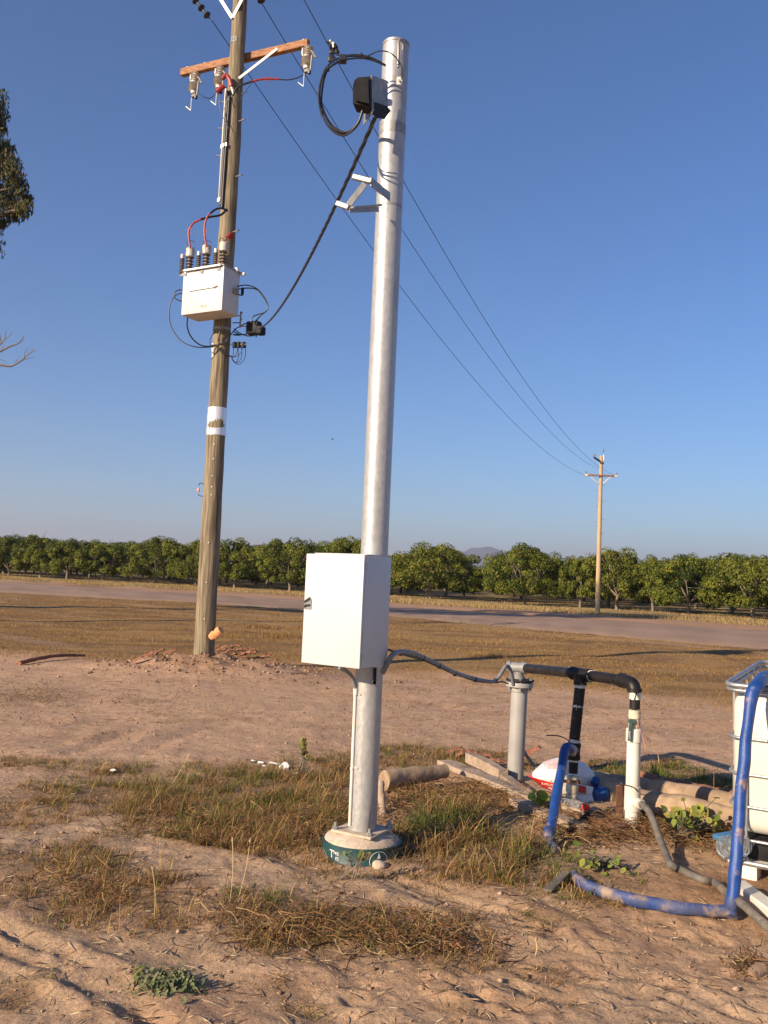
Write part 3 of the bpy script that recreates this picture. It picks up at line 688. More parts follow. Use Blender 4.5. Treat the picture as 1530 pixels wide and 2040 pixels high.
for k in range(40):
    a, b = 2*math.pi*k/40, 2*math.pi*(k+1)/40
    mb.add([oncyl(math.cos(a)*.056, math.sin(a)*.052), oncyl(math.cos(b)*.056, math.sin(b)*.052), oncyl(math.cos(b)*.0525, math.sin(b)*.0485), oncyl(math.cos(a)*.0525, math.sin(a)*.0485)], [(0,1,2,3)])
mb.add([oncyl(.0, .046), oncyl(-.011, .012), oncyl(.012, .012)], [(0,1,2)])
mb.add([oncyl(-.03+.06*k/8, -.03+.026*math.sin(math.pi*k/8)) for k in range(9)], [tuple(range(9))])
mb.build('emblem', M_letter, drum)

pole = thing('steel_pole', SP, 'tall galvanised steel pole standing on the round concrete footing', 'pole')
mb = MB(); n = 28; mb.tube([sat(SP.z+(SPT.z-SP.z)*k/n) for k in range(n+1)], RP, 40); mb.build('shaft', M_galv, pole)
mb = MB(); mb.tube([SPT-SAX*.012, SPT+SAX*.004], RP+.003, 40); mb.build('cap', M_galv2, pole)
mb = MB(); mb.box(SP+Vector((0,0,.006)), (.27,.27,.016), (Vector((.87,-.5,0)), Vector((.5,.87,0)), Vector((0,0,1))), .003); mb.build('base_plate', M_conc, pole)
for sx, sy in ((1,1),(1,-1),(-1,1),(-1,-1)):
    c = SP + Vector((.87,-.5,0))*.115*sx + Vector((.5,.87,0))*.115*sy
    mb = MB(); mb.cyl(c+Vector((0,0,.0)), c+Vector((0,0,.055)), .009, seg=10); mb.cyl(c+Vector((0,0,.015)), c+Vector((0,0,.034)), .018, seg=6); mb.build('anchor_bolt', M_galv2, pole)
# weld seam rings, shallow patches of repair paint
for py in (262, 415):
    c = P(784, py, SP.y); mb = MB(); mb.tube([sat(c.z-.008), sat(c.z+.008)], RP+.0015, 40); mb.build('pipe_collar', M_galv2, pole)
mb = MB(); c = P(770, 262, SP.y); mb.tube([sat(c.z-.03), sat(c.z+.035)], RP+.0022, 40); mb.build('paint_band', M_galv2, pole)
# lifting eye
mb = MB(); mb.tube(spline([P(793,134,5.33), P(794,105,5.33), P(794,86,5.335), P(798,79,5.36), P(803,84,5.39), P(803,100,5.41)], 6), .0085, 10); mb.build('lifting_eye', M_galv2, pole)
mb = MB(); mb.box(P(796,161,5.335), (.035,.006,.05), bev=.002); mb.cyl(P(795,160,5.335), P(795,160,5.31), .007, seg=8); mb.build('earth_lug', M_strip, pole)
# K shaped bracket of flat angle
mb = MB()
def bar(mb, a, b, w_, t_, up=Vector((0,0,1))):
    a, b = Vector(a), Vector(b); d = (b-a); L = d.length; d.normalize(); s_ = d.cross(up).normalized(); u_ = s_.cross(d)
    mb.box((a+b)/2, (L, t_, w_), (d, s_, u_), min(t_, w_)*.15); return mb
A1, A2, A3 = P(703,352,5.02), P(742,362,4.98), P(776,392,5.33); B1, B2, B3 = P(671,405,5.02), P(696,414,4.98), P(754,409,5.36)
bar(mb, A1, A2, .030, .030); bar(mb, A2-Vector((.01,0,0)), A3, .050, .010); br = mb.build('upper_bracket_arm', M_galv2, pole)
mb = MB(); bar(mb, B1, B2, .030, .030); bar(mb, B2, B3, .012, .055); bar(mb, B2+Vector((0,0,-.012)), B3+Vector((0,0,-.025)), .03, .008); mb.build('lower_bracket_arm', M_galv2, pole)
mb = MB(); bar(mb, P(727,366,4.99), P(691,413,4.99), .034, .010); mb.build('bracket_brace', M_galv2, pole)

# ---- cabinet
TH = rad(35); NC = Vector((-math.sin(TH), -math.cos(TH), 0)); WC = Vector((math.cos(TH), -math.sin(TH), 0)); ZZ = Vector((0,0,1))
zb, zt = 1.10, 1.727; Wd, Dp = .416, .25
cp = sat(1.40); back_r = cp + NC*(RP+.006) + WC*.190; back_r.z = 0
def cab(u, v, z): return back_r - WC*u + NC*v + ZZ*z       # u leftwards from the right edge, v out from the back
cabi = thing('electrical_cabinet', cab(Wd/2, 0, zb), 'white steel electrical cabinet with a dark latch, strapped to the galvanised pole', 'cabinet')
mb = MB(); mb.box(cab(Wd/2, Dp/2, (zb+zt)/2), (Wd-.006, Dp, zt-zb-.006), (WC, NC, ZZ), .004, 2); mb.build('body', M_white, cabi)
mb = MB(); mb.box(cab(Wd/2, Dp+.014, (zb+zt)/2), (Wd, .018, zt-zb), (WC, NC, ZZ), .004, 2); door = mb.build('door', M_white, cabi)
mb = MB(); mb.box(cab(Wd/2, Dp+.003, (zb+zt)/2), (Wd-.03, .005, zt-zb-.03), (WC, NC, ZZ)); mb.build('door_seal', M_black, cabi)
hx, hz = Wd-.030, 1.6-(1206-1150)*5.22/F_PX
mb = MB()
def dp(u, z, v=Dp+.0245): return cab(hx-u*1.25, v, hz+z*1.3)
poly = [dp(-.020,-.026), dp(.021,-.026), dp(.021,.017), dp(.012,.030), dp(-.020,.012)]
mb.prism(poly, NC*.004); hd_ = mb.build('latch', M_condu, door)
mb = MB(); mb.prism([dp(-.017,-.014,Dp+.029), dp(-.010,-.006,Dp+.029), dp(.019,-.004,Dp+.029), dp(.014,-.012,Dp+.029), dp(-.006,-.014,Dp+.029), dp(-.014,-.020,Dp+.029)], NC*.006)
mb.prism([dp(-.017,.009,Dp+.029), dp(.011,.025,Dp+.029), dp(.017,.016,Dp+.029), dp(-.010,.004,Dp+.029), dp(-.017,.0,Dp+.029)], NC*.003); mb.build('grip', M_black, hd_)
for zz in (zb+.06, zt-.06):
    mb = MB(); mb.cyl(cab(.0, Dp+.004, zz-.02), cab(.0, Dp+.004, zz+.02), .005, seg=8); mb.build('hinge', M_galv2, cabi)
mb = MB(); mb.box(cab(Wd/2, Dp*.5, zt+.004), (Wd*.9, Dp*.8, .006), (WC, NC, ZZ), .002); mb.build('rain_lip', M_white, cabi)
mb = MB(); c = sat(zb-.03)
mb.tube([sat(zb-.02)+NC*.0+Vector((.035,-.088,0)), sat(zb-.10)+Vector((.035,-.088,0))], .009, 10); mb.build('gland', M_black, cabi)
mb = MB(); mb.lathe([(.016,0),(.016,.012),(.011,.012),(.011,0)], sat(zb-.105)+Vector((.035,-.078,0)), (0,-1,0), 18); mb.build('cable_hole_ring', M_strip, pole)

# cream conduit from the cabinet down to the footing
ct = thing('conduit', P(697,1640,5.36), 'cream plastic conduit running down the left side of the galvanised pole', 'conduit')
mb = MB(); mb.tube(sp([(676,1330,5.22),(690,1337,5.25),(702,1350,5.30),(708,1370,5.33)]), .0115, 12); mb.build('bend', M_condu, ct)
mb = MB(); pts = [P(709,1364,5.335), P(697,1645,5.36)]; mb.tube(pts, .0105, 14); mb.build('tube', M_condt, ct)
mb = MB(); mb.tube([P(709.3,1358,5.335), P(708.4,1384,5.335)], .0145, 14); mb.build('coupling', M_condt, ct)
for py in (1383, 1530):
    mb = MB(); a = P(709-(py-1364)*.043, py, 5.336); mb.tube([a-ZZ*.006, a+ZZ*.006], .0135, 12); mb.box(a+Vector((.022,-.005,0)), (.025,.004,.016), bev=.001); mb.cyl(a+Vector((.025,-.012,0)), a+Vector((.025,-.002,0)), .006, seg=8); mb.build('clip', M_strip, ct)

# black fuse box pair on bent grey plate
fb = thing('fuse_box', P(742,190,5.2), 'black fuse holder boxes on a grey bent bracket near the top of the steel pole', 'fuse box')
NF = Vector((-.80,-.60,0)); WF = Vector((.60,-.80,0))
a0, a1, a2, a3 = P(741,150,5.16), P(773,161,5.33), P(773,213,5.33), P(741,226,5.16)
mb = MB(); mb.prism([a0, a1, a2, P(757,206,5.25), P(741,226,5.16)], Vector((-.003,.004,0))); mb.build('bracket_plate', M_galv2, fb)
e0 = a0; mb = MB(); mb.prism([P(740,149,5.16), P(733,156,5.30), P(723,250,5.30), P(741,226,5.16)], Vector((.004,.002,0))); mb.build('side_plate', M_galv2, fb)
mb = MB()
def hood(xs, y0, y1, Ya, Yb):
    m = MB(); n = 9; prof = []
    for k in range(n): a = math.pi*k/(n-1)/2; prof.append((math.sin(a), 1-math.cos(a)))
    return m
fa, fbk = 5.13, 5.24
out = [P(703,206,fa), P(703,172,fa), P(706,160,fa), P(713,154,fa), P(738,152,fa), P(738,212,fa)]
mb.prism(out, Vector((.02,.10,0))); mb.build('fuse_carrier', M_black, fb, ang=50)
mb = MB(); mb.prism([P(710,200,5.11), P(712,163,5.11), P(717,156,5.11), P(734,154,5.11), P(735,206,5.11)], Vector((0,.02,0))); mb.build('carrier_lid', M_black, fb)
mb = MB(); mb.prism([P(743,226,5.18), P(747,203,5.18), P(772,212,5.30), P(759,229,5.26)], Vector((.02,.05,0))); mb.build('cable_entry', M_black, fb)

# coil of spare cable
coil = thing('cable_coil', P(690,190,5.2), 'coiled black cable looping out beside the top of the steel pole', 'cable')
base = [(724,212),(712,245),(688,264),(660,252),(641,215),(637,180),(646,142),(668,119),(700,112),(735,115),(768,130)]
offs = [(0,0,0,0),(4,6,.01,1),(-2,9,-.015,2),(3,-4,.02,3)]
for k, (ox, oy, oz, sd_) in enumerate(offs):
    rr_ = random.Random(k); pts = []
    for i_, (x, y) in enumerate(base):
        s_ = 0.25+.75*math.sin(math.pi*i_/(len(base)-1)); pts.append((x+ox*s_*rr_.uniform(.4,1.3), y+oy*s_*rr_.uniform(.4,1.2), 5.18+oz+.14*i_/(len(base)-1)))
    mb = MB(); mb.tube(sp(pts), .0055 if k < 3 else .004, 8); mb.build('loop', M_cable, coil)
for x, y in ((683,118),(654,137),(641,226),(720,111)):
    mb = MB(); c = P(x, y, 5.24); mb.box(c, (.016,.04,.020) if x != 683 else (.045,.05,.04), bev=.005); mb.build('cable_tie' if x != 683 else 'splice', M_cable, coil)
mb = MB(); mb.tube(sp([(728,114,5.28),(742,107,5.27),(755,102,5.26),(772,103,5.26),(786,112,5.32),(796,124,5.325),(801,140,5.325),(800,158,5.325)]), .0038, 8); mb.build('earth_lead', M_cable, coil)

# twisted service cable down to the timber pole
def fit_sag(A, B, px, py):
    best = (1e9, 0)
    for s in np.linspace(-1, 4, 251):
        m = 1e9
        for t in np.linspace(.03, .97, 120):
            p = A.lerp(B, t); p.z -= 4*s*t*(1-t); d = p-CAM; z = d.dot(FW)
            x = 765+F_PX*d.dot(RT)/z; y = 1020-F_PX*d.dot(UP)/z; m = min(m, (x-px)**2+(y-py)**2)
        if m < best[0]: best = (m, s)
    return best[1]
def catpts(A, B, s, n=40, t0=0, t1=1):
    out = []
    for k in range(n+1):
        t = t0+(t1-t0)*(k/n); p = A.lerp(B, t); p.z -= 4*s*t*(1-t); out.append(p)
    return out
A, B = P(750,228,5.24), P(515,655,14.62)
s_ = fit_sag(A, B, 668, 408)
svc = thing('service_cable', A, 'twisted black service cable slung from the steel pole down to the timber pole', 'cable')
cpts = catpts(A, B, s_, 520)
for k in range(3):
    mb = MB(); pp = []
    L = 0
    for i_, c in enumerate(cpts):
        if i_: L += (c-cpts[i_-1]).length
        a = L/.55*2*math.pi + k*2.094; T_ = (cpts[min(i_+1, len(cpts)-1)]-cpts[max(i_-1, 0)]).normalized(); X_ = T_.cross(ZZ).normalized(); Y_ = T_.cross(X_)
        pp.append(c + (X_*math.cos(a)+Y_*math.sin(a))*.0070)
    mb.tube(pp, .0072, 7); mb.build('strand', M_cable, svc)

# grey conduit from cabinet to the bore
gc = thing('flexible_conduit', P(790,1305,5.6), 'grey flexible conduit drooping from the white cabinet to the bore head', 'conduit')
mb = MB(); mb.tube(sp([(762,1340,5.36),(770,1325,5.33),(782,1305,5.34),(796,1299,5.45),(820,1301,5.6),(845,1311,5.8),(880,1328,6.1),(910,1342,6.4),(945,1352,6.8),(975,1358,7.1),(988,1355,7.25),(998,1342,7.3),(1007,1328,7.35),(1014,1330,7.4),(1020,1348,7.45),(1023,1365,7.5)]), .0155, 12); mb.build('hose', M_condu, gc)
mb = MB(); mb.tube(sp([(774,1294,5.35),(800,1303,5.46),(845,1316,5.8),(880,1331,6.08),(945,1356,6.78),(985,1360,7.2),(1000,1358,7.3),(1012,1362,7.4)]), .006, 8); mb.build('wire', M_cable, gc)
for x, y, Y_ in ((798,1300,5.47),(843,1311,5.78),(875,1326,6.05),(906,1341,6.36),(946,1353,6.8),(986,1356,7.23)):
    mb = MB(); mb.tube([P(x-3,y,Y_), P(x+3,y+1,Y_)], .0185, 12); mb.build('tie', M_cable, gc)

# ================================================================ BORE HEAD AND PIPES
BC = G(1026, 1553, 0)
bore = thing('bore_casing', BC, 'grey bore casing with a bolted black flange standing in the dirt', 'bore casing')
BT = P(1035, 1372, BC.y); ax_ = (BT-BC).normalized()
mb = MB(); mb.tube([BC-ax_*.15, BT], .068, 28); mb.build('casing', M_pvcg, bore)
mb = MB(); mb.lathe([(.06,-.075),(.078,-.07),(.078,-.035),(.112,-.032),(.114,0),(.112,.004),(.06,.004)], P(1035,1360,BC.y), ax_, 32); mb.build('grey_flange', M_pvcg, bore)
mb = MB(); mb.lathe([(.05,0),(.116,.0),(.116,.014),(.05,.018)], P(1036,1358,BC.y)+ax_*.006, ax_, 32); mb.build('black_flange', M_black, bore)
for k in range(6):
    a = k*math.pi/3+.4; c = P(1036,1360,BC.y)+Vector((math.cos(a)*.098, math.sin(a)*.098, 0)); mb = MB(); mb.cyl(c-ZZ*.065, c+ZZ*.036, .006, seg=8); mb.cyl(c+ZZ*.022, c+ZZ*.034, .012, seg=6); mb.cyl(c-ZZ*.05, c-ZZ*.036, .012, seg=6); mb.build('bolt', M_galv2, bore)
# pipework
pw = thing('pipework', G(1135,1600), 'black poly pipework arching from the bore head over to the white riser', 'pipe')
e1_, e2_ = P(1030,1330,BC.y), P(1046,1331,BC.y-.03)
mb = MB(); mb.tube([P(1034,1356,BC.y), P(1033,1326,BC.y)], .040, 20); mb.lathe([(.046,0),(.046,.03)], P(1034,1354,BC.y), ax_, 20)
mb.tube([P(1012,1328,BC.y+.02), P(1046,1331,BC.y-.04)], .042, 20); mb.tube([P(1011,1328,BC.y+.02), P(1018,1328,BC.y+.01)], .048, 20); mb.tube([P(1040,1330,BC.y-.03), P(1048,1331,BC.y-.05)], .048, 20); mb.build('grey_elbow', M_condu, pw)
mb = MB(); mb.tube([P(1034,1362,BC.y), P(1034,1349,BC.y)], .041, 20); mb.build('collar', M_black, pw)
TE = P(1158,1343,6.72); EL = P(1244,1359,6.22)
mb = MB(); mb.tube([P(1047,1331,BC.y-.05), P(1142,1341,6.78)], .0365, 20); mb.build('long_pipe', M_poly, pw)
mb = MB(); mb.tube([P(1141,1341,6.79), P(1177,1346,6.62)], .044, 20); mb.tube([P(1140,1341,6.80), P(1146,1341.5,6.77)], .048, 20); mb.tube([P(1172,1345.5,6.64), P(1177,1346,6.62)], .048, 20); mb.tube([P(1157,1345,6.7), P(1156,1363,6.7)], .044, 20); mb.tube([P(1156,1357,6.7), P(1155.8,1364,6.7)], .048, 20); mb.build('tee', M_poly, pw)
mb = MB(); mb.tube([P(1176,1346,6.62), P(1242,1356,6.26)], .0375, 20); mb.build('short_pipe', M_poly, pw)
mb = MB(); mb.tube(spline([P(1237,1355,6.29), P(1248,1358,6.22), P(1260,1364,6.16), P(1264,1377,6.14)], 5), .045, 20); mb.tube([P(1237,1355,6.29), P(1242,1356,6.26)], .049, 20); mb.tube([P(1264,1371,6.14), P(1263.6,1378,6.14)], .049, 20); mb.build('elbow', M_poly, pw)
for (x, y, Y_, x2, y2, Y2, rr_) in ((1138,1340.5,6.80,1141.5,1341,6.785,.041),(1176,1346,6.62,1183,1347,6.59,.0395),(1155.8,1364,6.7,1155.6,1370,6.7,.041),(1044,1331,BC.y-.05,1048,1331.4,BC.y-.05,.043)):
    mb = MB(); mb.tube([P(x,y,Y_), P(x2,y2,Y2)], rr_, 18); noisy(mb, .004, 60); mb.build('thread_tape', M_tape, pw)
mb = MB(); mb.tube([P(1155.6,1368,6.7), P(1144,1476,6.70)], .0385, 20); mb.build('drop_pipe', M_poly, pw)
mb = MB(); mb.tube([P(1151.5,1404,6.7), P(1151,1409,6.7)], .0395, 18); noisy(mb, .005, 60, 2); mb.build('paint_smear', M_tape, pw)
mb = MB(); mb.tube([P(1145.5,1473,6.70), P(1144.5,1480,6.70)], .042, 18); noisy(mb, .006, 50, 3); mb.build('thread_tape', M_tape, pw)
mb = MB(); mb.tube([P(1144,1479,6.70), P(1143,1512,6.70)], .044, 20); mb.tube([P(1144,1481,6.70), P(1144,1488,6.70)], .048, 20); mb.tube([P(1143,1506,6.70), P(1142.8,1513,6.70)], .048, 20); mb.tube([P(1145,1497,6.70), P(1133,1495,6.58)], .04, 18); mb.build('lower_tee', M_poly, pw)
mb = MB(); mb.tube([P(1139,1495,6.62), P(1130,1492,6.55)], .042, 18); noisy(mb, .003, 60); mb.build('hose_barb', M_pvcg, pw)
mb = MB(); mb.tube([P(1143,1512,6.70), P(1141.5,1540,6.70)], .0335, 18); mb.build('nipple', M_poly, pw)
mb = MB(); mb.tube([P(1142.8,1512,6.70), P(1142.6,1517,6.70)], .041, 18); mb.build('thread_tape', M_tape, pw)
mb = MB(); mb.lathe([(.034,0),(.041,.002),(.041,.028),(.034,.03),(.044,.045),(.044,.10),(.036,.115),(.04,.13),(.04,.155),(.033,.157)], P(1138.5,1590,6.70), (P(1142,1538,6.7)-P(1138.5,1590,6.7)), 12); mb.build('ball_valve', M_brass, pw)
mb = MB(); bar(mb, P(1122,1556,6.62), P(1152,1558,6.62), .022, .012); mb.ball(P(1153,1558,6.64), .014); mb.build('valve_lever', M_rust, pw)
mb = MB(); mb.tube([P(1138.5,1588,6.70), G(1137,1618,-.02)], .034, 18); mb.build('foot_pipe', M_poly, pw)
mb = MB(); mb.tube(sp([(1136,1480,6.6),(1128,1472,6.55),(1112,1466,6.5),(1088,1465,6.45)]), .004, 8); mb.build('wire_tail', M_cable, pw)
for k in range(4):
    mb = MB(); mb.tube(spline([P(1131+k*2.3,1482+k,6.58), P(1138+k*2.3,1492+k,6.57), P(1139+k*2.3,1506,6.58)], 4), .0028, 6); mb.build('wire_wrap', M_strip, pw)

# white riser
RB = G(1258, 1656, 0); riser = thing('pvc_riser', RB, 'white plastic riser pipe with a green handled valve beside the rusty stake', 'pipe')
def rv(py): return P(1258+(1656-py)*.0262, py, RB.y)
mb = MB(); mb.tube([rv(1660)-ZZ*.1, rv(1612)], .046, 26); mb.build('lower_pipe', M_pvcw, riser)
mb = MB(); mb.tube([rv(1614), rv(1566)], .0525, 26); mb.build('socket', M_pvcw, riser)
mb = MB(); mb.tube([rv(1567), rv(1478)], .0455, 26); mb.build('upper_pipe', M_pvcw, riser)
mb = MB(); mb.lathe([(.044,0),(.053,.003),(.053,.085),(.048,.09)], rv(1478), rv(1400)-rv(1478), 12); mb.build('union', M_pvcw, riser)
mb = MB(); mb.lathe([(.033,0),(.040,.01),(.041,.05),(.035,.06),(.035,.065),(.041,.07),(.041,.12),(.034,.125)], rv(1452), rv(1400)-rv(1452), 10); mb.build('valve_body', M_brass, riser)
mb = MB(); mb.tube([rv(1412), rv(1376)], .0345, 20); mb.build('black_nipple', M_poly, riser)
mb = MB(); mb.tube([rv(1393), rv(1379)], .036, 20); noisy(mb, .005, 45, 5); mb.build('thread_tape', M_tape, riser)
mb = MB(); bar(mb, P(1257,1438,RB.y-.058), P(1253.5,1476,RB.y-.062), .022, .012, Vector((1,0,0))); mb.box(P(1258,1437,RB.y-.05), (.045,.02,.03), bev=.004); hnd = mb.build('handle', M_green, riser)
v, f = text_mesh("CAVHE", .017); o0 = P(1254.4,1465,RB.y-.0705); mb = MB(); mb.add([o0 + Vector((-p.y, -p.z, p.x)) for p in v], f); mb.build('handle_lettering', M_letter, hnd)
mb = MB(); mb.tube(sp([(1270,1434,RB.y-.04),(1272,1446,RB.y-.05),(1278,1462,RB.y-.05),(1283,1480,RB.y-.05),(1286,1496,RB.y-.05)]), .0018, 6); mb.build('pink_string', mat('pink_string', (.6,.25,.2), rough=.8), riser)
mb = MB(); a, b = P(1262,1598,RB.y-.03), P(1279,1603,RB.y-.10); d = b-a; mb.tube([a, b], .030, 18); mb.tube([a+d*.55, a+d*.8], .036, 18); mb.build('side_outlet', M_pvcw, riser)
mb = MB(); mb.tube([a+d*.82, a+d*.9], .035, 18); noisy(mb, .002, 50); mb.build('hose_clamp', M_strip, riser)
mb = MB(); mb.tube(sp([(1216,1560,RB.y+.3),(1236,1563,RB.y+.1),(1252,1565,RB.y-.055),(1264,1570,RB.y-.06),(1270,1577,RB.y-.05)]), .0035, 6); mb.build('tie_wire', M_cable, riser)
stake = MB(); a, b = G(1233,1645,-.05), P(1234,1564,RB.y+.12); bar(stake, a, b, .045, .006, Vector((1,0,0))); bar(stake, a+Vector((.02,.02,0)), b+Vector((.02,.02,0)), .006, .04, Vector((1,0,0)))
tag(stake.build('steel_stake', M_rust), 'rusty angle iron stake standing just left of the white riser', 'stake')

# hoses
def ghose(pts, r): return spline([Vector(p) for p in pts], 8)
gh = [P(1277,1602,RB.y-.10), P(1290,1612,6.0), P(1303,1640,5.85), P(1314,1672,5.72), P(1325,1700,5.55), P(1338,1724,5.3)]
gh += [onground(x, y, .025) for x, y in ((1352,1740),(1375,1752),(1400,1762),(1425,1768))] + [P(1450,1780,4.80), P(1478,1800,4.62), P(1505,1824,4.50), P(1545,1860,4.36)]
mb = MB(); mb.tube(spline(gh, 7), .0215, 16); noisy(mb, .004, 4); tag(mb.build('rubber_hose', M_hose), 'grey rubber hose curving from the white riser across the dirt to the right', 'hose')
bh = [P(1136,1492,6.52), P(1130,1489,6.47), P(1126,1495,6.45), P(1119,1530,6.35), P(1110,1580,6.15), P(1101,1630,5.95), P(1095,1662,5.8)]
up_ = thing('blue_hose', bh[3], 'blue lay-flat hose hanging down from the black tee into the grass', 'hose')
mb = MB(); mb.tube(spline(bh, 8), .032, 20); noisy(mb, .006, 9); mb.build('hanging_length', M_blue, up_)
mb = MB(); q_ = [P(1096,1655,5.82), P(1094,1668,5.76)] + [onground(1097,1686,.03), onground(1106,1700,.02)]; mb.tube(spline(q_, 6), [.037]*7+[.034]*6+[.028]*(3*6+1-13), 16); noisy(mb, .006, 12, 2); mb.build('kinked_end', M_blued, up_)
lh = thing('blue_hose', onground(1300,1800), 'dusty blue lay-flat hose lying on the sand and leaning up against the white tank', 'hose')
g_ = [onground(1143,1752,.03), onground(1152,1768,.035), onground(1172,1780,.035), onground(1200,1790,.035), onground(1250,1804,.035), onground(1300,1815,.035), onground(1360,1824,.035), onground(1410,1829,.035), onground(1452,1833,.04)]
pts = spline(g_, 8); rs = [.021+.011*min(1, k/10) for k in range(len(pts))]
mb = MB(); mb.tube(pts, rs, 18, flat=.82); noisy(mb, .007, 8); mb.build('ground_length', M_blued, lh)
ub = [onground(1455,1836,.02), onground(1456,1826,.08), P(1459,1800,4.66), P(1464,1740,4.72), P(1470,1650,4.80), P(1478,1560,4.88), P(1486,1480,4.95), P(1493,1420,5.0), P(1500,1380,5.03), P(1508,1368,5.06), P(1520,1352,5.25), P(1540,1345,5.5)]
sp_ = spline(ub, 8); mb = MB(); k1 = 18; mb.tube(sp_[:k1+1], [.032]*(k1+1), 18); noisy(mb, .005, 9); mb.build('dusty_length', M_blued, lh)
mb = MB(); mb.tube(sp_[k1:], [.031+.006*min(1, max(0, (k-34)/20)) for k in range(len(sp_)-k1)], 20); noisy(mb, .006, 7, 4); mb.build('leaning_length', M_blue, lh)
st = MB(); bar(st, onground(1090,1782,.02), onground(1128,1756,.05), .01, .045); tag(st.build('plastic_strip', M_hose), 'dark flat offcut lying beside the end of the blue hose', 'offcut')

# ================================================================ IBC TANK
IB = G(1450, 1750, 0); TI = rad(33)
Wi = Vector((math.cos(TI), -math.sin(TI), 0)); Di = Vector((math.sin(TI), math.cos(TI), .075)).normalized(); Zi = Wi.cross(Di).normalized()
if Zi.z < 0: Zi = -Zi
ibc = thing('water_tank', IB, 'white plastic water tank in a steel tube cage at the right edge', 'tank')
def I(u, v, z): return IB + Wi*u + Di*v + Zi*z
U, V_, H_ = 1.2, 1.0, 1.10
AXI = (Wi, Di, Zi)
mb = MB(); mb.box(I(U/2, V_/2, .66), (U-.035, V_-.035, .82), AXI, .10, 5)
for i_, p in enumerate(mb.v):
    q = p-IB; u, v, z = q.dot(Wi)/U-.5, q.dot(Di)/V_-.5, q.dot(Zi); k = .016*math.sin(min(1, max(0, (z-.25)/.8))*math.pi)
    mb.v[i_] = p + (Wi*np.sign(u)*k*(1 if abs(u) > .4 else 0) + Di*np.sign(v)*k*(1 if abs(v) > .4 else 0))
bot = mb.build('tank_body', M_ibc, ibc, ang=60)
mb = MB(); mb.lathe([(.11,0),(.11,.04),(.13,.04),(.13,.06),(.02,.07)], I(U/2, V_/2, 1.065), Zi, 24); mb.build('lid', M_black, ibc)
def ring(z, r, out=0.0, nm='cage_ring'):
    c = .07; P8 = []
    for (cu, cv, a0) in ((c-out, c-out, math.pi), (U-c+out, c-out, 1.5*math.pi), (U-c+out, V_-c+out, 0), (c-out, V_-c+out, .5*math.pi)):
        for k in range(6): a = a0+k*math.pi/10; P8.append(I(cu+c*math.cos(a), cv+c*math.sin(a), z))
    mb = MB(); mb.tube(P8, r, 10, closed=True); return mb.build(nm, M_cage, ibc)
ring(1.095, .013, .012, 'top_rail'); ring(1.066, .011, .008, 'top_rail')
for z in (.80, .60, .42, .235): ring(z, .0085)
ring(.11, .014, .005, 'bottom_rail')
for fx_ in (.10, .28, .46, .64, .82, 1.0, 1.12):
    for v_ in (0.0, V_):
        mb = MB(); mb.tube([I(fx_, v_-.004 if v_ == 0 else v_+.004, .10), I(fx_, v_-.004 if v_ == 0 else v_+.004, 1.09)], .0085, 8); mb.build('cage_upright', M_cage, ibc)
for fy_ in (.18, .36, .54, .72, .90):
    for u_ in (0.0, U):
        mb = MB(); mb.tube([I(u_-.004 if u_ == 0 else u_+.004, fy_, .10), I(u_-.004 if u_ == 0 else u_+.004, fy_, 1.09)], .0085, 8); mb.build('cage_upright', M_cage, ibc)
mb = MB(); mb.box(I(U/2, V_/2, .175), (U-.09, V_-.09, .12), AXI, .02, 2); mb.build('dark_base', M_black, ibc)
for u_ in (.10, .60, 1.1):
    for v_ in (.07, .93):
        mb = MB(); mb.box(I(u_, v_, .015), (.11,.12,.15), AXI, .012, 2); mb.build('foot', M_pvcw, ibc)
mb = MB(); mb.box(I(U/2, V_/2, .098), (U+.0, V_+.0, .02), AXI, .006); mb.build('base_deck', M_pvcw, ibc)
mb = MB(); mb.box(I(.50, -.016, .69), (.56,.004,.17), AXI, .002); pl = mb.build('name_plate', M_galv2, ibc)
mb = MB(); mb.box(I(.50, -.0195, .735), (.50,.002,.05), AXI, .0008); pl2 = mb.build('label', M_letter, pl)
v, f = text_mesh("IBC T", .03); mb = MB(); mb.add([I(.33,-.0215,.735) + Wi*p.x + Zi*p.y - Di*p.z for p in v], f); mb.build('label_lettering', M_galv2, pl2)

# plank by the tank, clear bottle
pb = MB(); a, b = onground(1468,1786,.06), P(1560,1830,4.45); bar(pb, a, b, .05, .09); tag(pb.build('white_board', M_pvcw), 'off-white board lying in front of the water tank', 'board')
cb = thing('clear_bottle', onground(1448,1712,.0), 'clear plastic bottle lying behind the leaning blue hose', 'bottle')
c = P(1446,1688,5.25); mb = MB(); mb.lathe([(.004,-.002),(.05,0),(.062,.012),(.064,.05),(.06,.06),(.064,.07),(.064,.13),(.05,.17),(.018,.20),(.018,.22),(.004,.222)], c+Vector((-.03,-.02,0)), Vector((.9,.35,.05)), 20); mb.build('body', M_clear, cb)
mb = MB(); mb.box(P(1448,1667,5.35), (.13,.10,.03), (Vector((.93,.3,.1)).normalized(), Vector((-.3,.93,0)), ZZ), .01, 2); mb.build('blue_label', mat('blue_label', (.05,.16,.30), rough=.35), cb)

